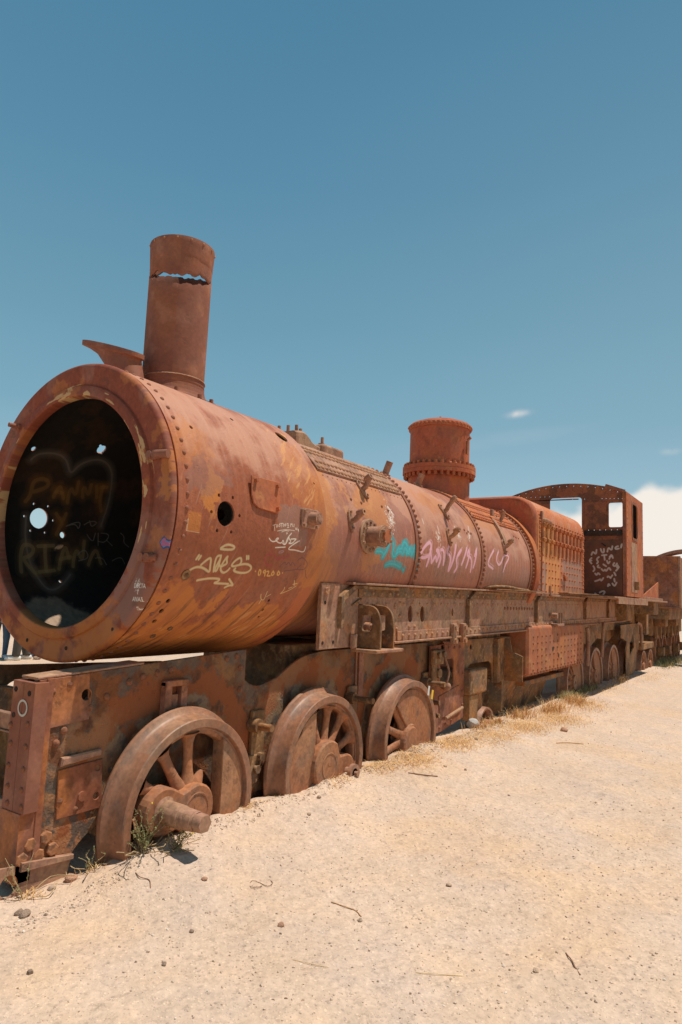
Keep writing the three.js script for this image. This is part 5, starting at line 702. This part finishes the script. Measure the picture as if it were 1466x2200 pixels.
{ const b = new THREE.Group(); const m = tag(part('bag', [new RoundedBoxGeometry(0.34, 0.42, 0.16, 3, 0.06).translate(0, 0.95, 0), tube([[-0.14, 1.1, 0], [-0.1, 1.4, 0.02], [0.1, 1.4, 0.02], [0.14, 1.1, 0]], 0.016, 8)], flat(0.018, 0.02, 0.018), null), 'black shoulder bag carried by the person in purple top', 'bag'); m.position.set(-9.62, gy(-9.6, -5.2) - 0.2, -4.93); }
person({ x: -8.83, z: -5.35, turn: -0.5, h: 1.78, step: 0.1, loose: 0.032, trousers: flat(0.075, 0.07, 0.062), shirt: flat(0.2, 0.2, 0.2), shoes: flat(0.7, 0.68, 0.62), label: 'person in baggy dark grey trousers and white shoes beyond the smokebox', ...LP });
person({ x: -9.14, z: -5.98, turn: 0.4, h: 1.7, step: 0.02, loose: 0.01, trousers: flat(0.012, 0.012, 0.014), shirt: flat(0.1, 0.1, 0.12), shoes: flat(0.14, 0.17, 0.25), label: 'person in narrow black trousers and blue grey shoes rightmost of the visitors', ...LP });

// ------------------------------------------------------------------ stones, twigs, wire
function rock(seed, r, sq = 0.7) { const g = mergeVertices(new THREE.IcosahedronGeometry(1, 2).deleteAttribute('normal').deleteAttribute('uv')), q = rng(seed), p = g.attributes.position; const cuts = [...Array(7)].map(() => V3(q() - 0.5, q() - 0.5, q() - 0.5).normalize().multiplyScalar(1)), ds = cuts.map(() => 0.62 + 0.3 * q()); for (let i = 0; i < p.count; i++) { const v = V3().fromBufferAttribute(p, i); cuts.forEach((c, k) => { const d = v.dot(c); if (d > ds[k]) v.addScaledVector(c, ds[k] - d); }); v.multiplyScalar(r * (0.95 + 0.1 * q())); v.y *= sq; p.setXYZ(i, v.x, v.y, v.z); } const f = g.toNonIndexed(); f.computeVertexNormals(); f.setAttribute('uv', new THREE.Float32BufferAttribute(new Float32Array(f.attributes.position.count * 2), 2)); return metres(f); }
const stoneTex = generic([0.42, 0.30, 0.21], [[[0.3, 0.2, 0.14], 4, 0.55, 0.1, 0.6], [[0.55, 0.42, 0.32], 8, 0.6, 0.08, 0.6, 1]], 31);
const stoneM = [[1, 1, 1], [0.75, 0.72, 0.72], [1.05, 0.8, 0.72], [1.25, 1.2, 1.15]].map((c) => rustMat(stoneTex, { color: new THREE.Color().setRGB(...c) }));
const sg = [0, 1, 2, 3, 4].map((i) => rock(100 + i, 1, 0.6 + 0.08 * i));
const stones = [
  [0.7, 0.26, 0.042, 2, 'reddish pointed stone at the foot of the front wheel shrub', 1], [0.69, 0.36, 0.026, 0, 'tan stone beside the rail guard near the front of the engine', 0], [0.84, 0.6, 0.034, 1, 'larger of two flat grey stones at the lower left corner', 2], [0.79, 0.6, 0.026, 1, 'smaller of two flat grey stones at the lower left corner', 4],
  [1.29, -0.1, 0.021, 2, 'pinkish pebble on the sand just below the crank pin shadow', 0], [1.55, 0.24, 0.014, 1, 'brown chip lying on the sand below the front wheel', 3], [1.66, 0.5, 0.014, 1, 'dark grey pebble in the lower left part of the sand', 1], [1.83, -0.05, 0.02, 2, 'orange brown pebble with dark side right of the curled wire', 2], [2.08, -0.34, 0.016, 0, 'tan pebble on the sand beside the thin reddish stick', 4],
  [2.25, -0.98, 0.021, 3, 'pale rounded pebble alone in the middle of the sand', 0], [2.9, -0.42, 0.017, 3, 'pale pebble left of the short dark stick', 1], [1.5, -5.95, 0.055, 2, 'large tan stone on open sand near the straw edge', 3], [3.2, -0.06, 0.018, 1, 'brown pebble at the bottom right of the sand', 2], [1.29, 0.86, 0.018, 1, 'grey pebble at the far left of the bare sand', 4],
  [1.15, -1.2, 0.02, 0, 'broken tan lump between the first and second wheels', 1], [1.02, -1.5, 0.022, 0, 'tan lump on the straw beside the second wheel', 3], [1.05, -4.3, 0.03, 1, 'grey stone in the straw beyond the third wheel', 0], [1.25, -3.1, 0.022, 3, 'pale stone on the straw edge beside the third wheel', 2], [1.4, -3.2, 0.018, 0, 'small tan stone just out from the third wheel straw', 4], [1.9, -2.9, 0.014, 1, 'dark pebble halfway across the sand beyond the pale one', 1], [2.5, -3.2, 0.013, 3, 'tiny white pebble far out on the right of the sand', 0], [-8.72, -5.62, 0.1, 1, 'rounded grey rock on the ground right of the visitors', 0],
];
for (const [x, z, r, m, l, k] of stones) { const o = tag(mesh('stone', sg[k], stoneM[m], null), l, 'stone'); o.scale.setScalar(r * 0.8); o.position.set(x, gy(x, z) + r * 0.22, z); o.rotation.set(0.2 * k, k * 1.3 + x * 5, 0.1); }
{ const o = tag(mesh('rag', rock(300, 0.085, 0.7), flat(0.4, 0.37, 0.345), null), 'crumpled pale rag lying by the half buried small wheel', 'rag'); const p = o.geometry.attributes.position; const r = rng(4); o.position.set(0.72, gy(0.72, -5.0) + 0.05, -5.0); }
const stick = (name, pts, r, m, l, cat) => tag(part(name, [tube(pts.map(([x, z, h = 0]) => [x, gy(x, z) + r * 0.5 + h, z]), r * 0.75, 6, 20)], m, null), l, cat);
const twigM = flat(0.2, 0.10, 0.055), twig2 = flat(0.42, 0.22, 0.09), straw1 = flat(0.6, 0.42, 0.2);
stick('stick', [[2.96, -0.65], [3.0, -0.6, 0.004], [3.03, -0.54], [3.06, -0.5]], 0.0035, twigM, 'short dark stick on the sand at the lower right', 'stick');
stick('stick', [[1.86, -0.42], [1.93, -0.43, 0.003], [2.0, -0.43], [2.05, -0.4]], 0.0035, twig2, 'thin reddish stick on the sand beside a tan pebble', 'stick');
stick('stick', [[1.15, -2.6], [1.22, -2.66, 0.006], [1.28, -2.75], [1.32, -2.8]], 0.007, twigM, 'brown stick at the edge of the straw by the third wheel', 'stick');
stick('stick', [[1.0, 0.1], [1.06, 0.12, 0.006], [1.1, 0.1, 0.002], [1.16, 0.14]], 0.003, twigM, 'forked dead twig on the sand under the green shrub', 'twig');
stick('wire', [[1.5, -0.38], [1.53, -0.36, 0.006], [1.53, -0.32, 0.004], [1.48, -0.32], [1.44, -0.3, 0.004], [1.46, -0.26], [1.51, -0.27, 0.006], [1.5, -0.31]], 0.002, twigM, 'curl of thin dark wire lying on the sand', 'wire');
stick('straw', [[2.5, -0.1], [2.58, -0.14, 0.004], [2.66, -0.2]], 0.002, straw1, 'single pale straw on the sand right of the wire', 'straw'); stick('straw', [[2.05, 0.15], [2.14, 0.12, 0.004], [2.2, 0.1]], 0.0018, straw1, 'single pale straw low in the middle of the sand', 'straw'); stick('stick', [[1.62, -5.2], [1.7, -5.3, 0.01], [1.85, -5.45]], 0.006, twig2, 'dry stem lying out from the far straw', 'stick');
{ // fine gravel over the whole yard in view
  const q = rng(55), base = new THREE.IcosahedronGeometry(1, 0), n = 15000, im = new THREE.InstancedMesh(metres(base), new THREE.MeshStandardMaterial({ color: 0xffffff, roughness: 0.95 }), n), o = new THREE.Object3D(), c = new THREE.Color();
  for (let i = 0; i < n; i++) {
    const u = q(); let x = 0.95 + 3.6 * Math.pow(q(), 0.9) + (u > 0.75 ? q() * 1.0 : 0), z = u < 0.6 ? 1.6 - 4.2 * q() : 0.5 - 9 * q() * q(); const heap = i % 6 === 0; if (heap) { x = 0.86 + 0.13 * Math.pow(q(), 1.6); z = 0.75 - 6.5 * q(); } const r = 0.0016 + 0.0056 * Math.pow(q(), 4) + (z < -3 ? 0.002 : 0) + (heap ? 0.0035 * q() : 0);
    o.position.set(x, gy(x, z) + r * 0.15, z); o.scale.set(r * (0.8 + 0.6 * q()), r * (0.5 + 0.3 * q()), r * (0.8 + 0.6 * q())); o.rotation.set(q() * 3, q() * 6, q() * 3); o.updateMatrix(); im.setMatrixAt(i, o.matrix);
    const k = q(); c.setRGB(...(k < 0.5 ? [0.56, 0.42, 0.31] : k < 0.83 ? [0.5, 0.37, 0.27] : k < 0.855 ? [0.38, 0.29, 0.22] : k < 0.91 ? [0.5, 0.34, 0.24] : [0.66, 0.56, 0.46])); im.setColorAt(i, c);
  }
  im.name = 'gravel'; im.userData = { kind: 'stuff', label: 'fine gravel strewn over the sand' }; im.castShadow = im.receiveShadow = true; scene.add(im);
}
// ------------------------------------------------------------------ plants
function blades(name, spots, label, pal, seed, w = 0.0022) {     // spots: [x, z, spread, count, height, lean]
  const q = rng(seed), pos = [], col = [], nor = [];
  for (const [cx, cz, sx, sz, n, h, lean] of spots) for (let i = 0; i < n; i++) {
    const g1 = () => (q() + q() + q() - 1.5) / 1.5, x = cx + g1() * sx, z = cz + g1() * sz, a = q() * 6.283, H = h * (0.35 + 0.9 * q()), L = lean * (0.3 + q()) * H, b = a + 1.57, ww = w * (0.6 + 0.9 * q()), y = gy(x, z) - 0.004, c = pal[(q() * pal.length) | 0], f = 0.75 + 0.5 * q();
    let px = x, py = y, pz = z; const droop = q() * 0.5, tw = (q() - 0.5) * 1.5; const S = 3; let prev = null;
    for (let s = 0; s <= S; s++) { const t = s / S, aa = a + tw * t, X = x + Math.cos(aa) * L * t * t, Z = z + Math.sin(aa) * L * t * t, Y = Math.max(gy(X, Z) + 0.002, y + H * (t - droop * t * t)), wd = ww * (1 - 0.8 * t), l = [X - Math.cos(b) * wd, Y, Z - Math.sin(b) * wd], r = [X + Math.cos(b) * wd, Y, Z + Math.sin(b) * wd]; if (prev) { pos.push(...prev[0], ...prev[1], ...r, ...prev[0], ...r, ...l); for (let k = 0; k < 6; k++) col.push(c[0] * f, c[1] * f, c[2] * f); } prev = [l, r]; }
  }
  const g = new THREE.BufferGeometry(); g.setAttribute('position', new THREE.Float32BufferAttribute(pos, 3)); g.setAttribute('color', new THREE.Float32BufferAttribute(col, 3)); g.computeVertexNormals();
  const m = mesh(name, g, new THREE.MeshPhysicalMaterial({ vertexColors: true, roughness: 0.85, side: THREE.DoubleSide, transmission: 0.25, thickness: 0 }), scene, label); m.userData.kind = 'stuff'; return m;
}
const dry = [[0.76, 0.48, 0.19], [0.7, 0.41, 0.15], [0.8, 0.56, 0.26], [0.56, 0.31, 0.11]], rusty = [[0.5, 0.2, 0.05], [0.42, 0.17, 0.04], [0.58, 0.3, 0.09]], green = [[0.16, 0.16, 0.05], [0.13, 0.14, 0.045], [0.34, 0.27, 0.1], [0.45, 0.33, 0.13]];
blades('dry_grass', [[0.93, -2.55, 0.2, 0.35, 1008, 0.026, 1.7], [1.0, -3.0, 0.3, 0.5, 1932, 0.029, 1.8], [0.98, -3.9, 0.3, 0.6, 1764, 0.041, 1.5], [1.08, -4.7, 0.36, 0.7, 1932, 0.032, 1.7], [0.8, -1.35, 0.1, 0.1, 67, 0.017, 1.4], [0.86, -0.95, 0.08, 0.12, 109, 0.023, 1.4], [0.93, -1.9, 0.12, 0.3, 210, 0.026, 1.5], [1.12, -5.6, 0.4, 0.7, 1932, 0.046, 1.4], [1.2, -6.7, 0.5, 1.0, 2100, 0.052, 1.4], [1.2, -8.2, 0.5, 1.2, 1764, 0.052, 1.3], [1.0, -10.5, 0.3, 1.8, 588, 0.058, 1.2], [1.2, -14, 0.5, 3, 672, 0.046, 1.2], [0.72, 0.1, 0.1, 0.25, 84, 0.035, 1.4], [0.66, 0.45, 0.08, 0.12, 60, 0.041, 1.3]], 'matted straw coloured dry grass along the wheels', dry, 61);
blades('rusty_weeds', [[0.85, -5.0, 0.15, 0.5, 182, 0.130, 0.8], [0.85, -6.3, 0.2, 0.6, 336, 0.158, 0.7], [1.0, -7.2, 0.2, 0.6, 489, 0.173, 0.8], [1.05, -8.2, 0.25, 0.5, 489, 0.144, 0.8], [0.85, -5.45, 0.06, 0.12, 112, 0.101, 0.9], [0.63, 0.05, 0.06, 0.06, 40, 0.101, 0.6], [0.95, -12, 0.15, 0.8, 210, 0.180, 0.7]], 'reddish dried weeds at the foot of the firebox', [...rusty, ...dry], 62, 0.0028);
blades('green_grass', [[0.85, -8.6, 0.25, 0.8, 420, 0.13, 0.9], [0.8, -9.8, 0.2, 1.0, 420, 0.14, 0.8], [1.0, -18.0, 0.4, 2.5, 900, 0.22, 0.8], [1.6, -20, 0.4, 3, 500, 0.14, 0.9]], 'thin green grass growing under the rear wheels', green, 63, 0.004);
function shrub(label, cx, cz, n, H, seed, leafiness, name = 'desert_shrub') {
  const t = thing(name, label, 'shrub'), q = rng(seed), stems = [], leaf = [], lc = [], fl = []; t.position.set(cx, gy(cx, cz), cz);
  const leafAt = (p, s, c) => { const a = q() * 6.283, e = (q() - 0.3) * 1.6, d = V3(Math.cos(a) * Math.cos(e), Math.sin(e), Math.sin(a) * Math.cos(e)), sd = V3(-d.z, 0.3, d.x).normalize().multiplyScalar(s * 0.32), tip = p.clone().addScaledVector(d, s), m = p.clone().addScaledVector(d, s * 0.55); for (const v of [p, m.clone().add(sd), tip, p, tip, m.clone().sub(sd)]) leaf.push(v.x, v.y, v.z); for (let k = 0; k < 6; k++) lc.push(...c); };
  for (let i = 0; i < n; i++) {
    const a = q() * 6.283, h = H * (0.45 + 0.65 * q()), out = H * (0.15 + 0.5 * q()), woody = i < n * 0.28, pts = [V3((q() - 0.5) * 0.06, -0.01, (q() - 0.5) * 0.06)], dr = woody ? 0.35 : 1; for (let s = 1; s <= 4; s++) { const k = s / 4; pts.push(V3(Math.cos(a + k * (q() - 0.5)) * out * k * (woody ? 1.8 : 1) + (q() - 0.5) * 0.02, h * dr * k + (q() - 0.5) * 0.012, Math.sin(a + k * (q() - 0.5)) * out * k * (woody ? 1.8 : 1) + (q() - 0.5) * 0.02)); }
    const cv = new THREE.CatmullRomCurve3(pts); stems.push(new THREE.TubeGeometry(cv, 10, woody ? 0.0026 : 0.0013, 5));
    if (!woody) { const L = Math.round(34 * leafiness); for (let k = 0; k < L; k++) { const p = cv.getPoint(0.2 + 0.8 * q()); const f = 0.7 + 0.6 * q(); leafAt(p, 0.007 + 0.006 * q(), q() < 0.14 ? [0.3 * f, 0.24 * f, 0.05 * f] : [0.19 * f, 0.21 * f, 0.065 * f]); } if (q() < 0.12) fl.push(new THREE.IcosahedronGeometry(0.0045, 1).translate(pts[4].x, pts[4].y, pts[4].z)); }
  }
  part('stems', stems, flat(0.42, 0.29, 0.15), t); const g = new THREE.BufferGeometry(); g.setAttribute('position', new THREE.Float32BufferAttribute(leaf, 3)); g.setAttribute('color', new THREE.Float32BufferAttribute(lc, 3)); g.computeVertexNormals();
  const m = mesh('leaves', g, new THREE.MeshPhysicalMaterial({ vertexColors: true, side: THREE.DoubleSide, roughness: 0.7, transmission: 0.3, thickness: 0 }), t); m.userData.kind = 'stuff'; if (fl.length) part('flowers', fl, flat(0.75, 0.55, 0.03), t);
}
shrub('small green leaved shrub with woody stems against the front wheel', 0.87, -0.05, 44, 0.22, 71, 1.5); shrub('low sparse shrub trailing on the sand right of the taller green one', 0.98, -0.2, 26, 0.14, 72, 0.8); shrub('small sprig with yellow flowers by the rail guard hole', 0.66, 0.5, 9, 0.2, 73, 0.6); shrub('thin orange tipped sprig in the hollow under the front frame', 0.72, 0.16, 8, 0.13, 74, 0.5);
renderer.render(scene, camera);
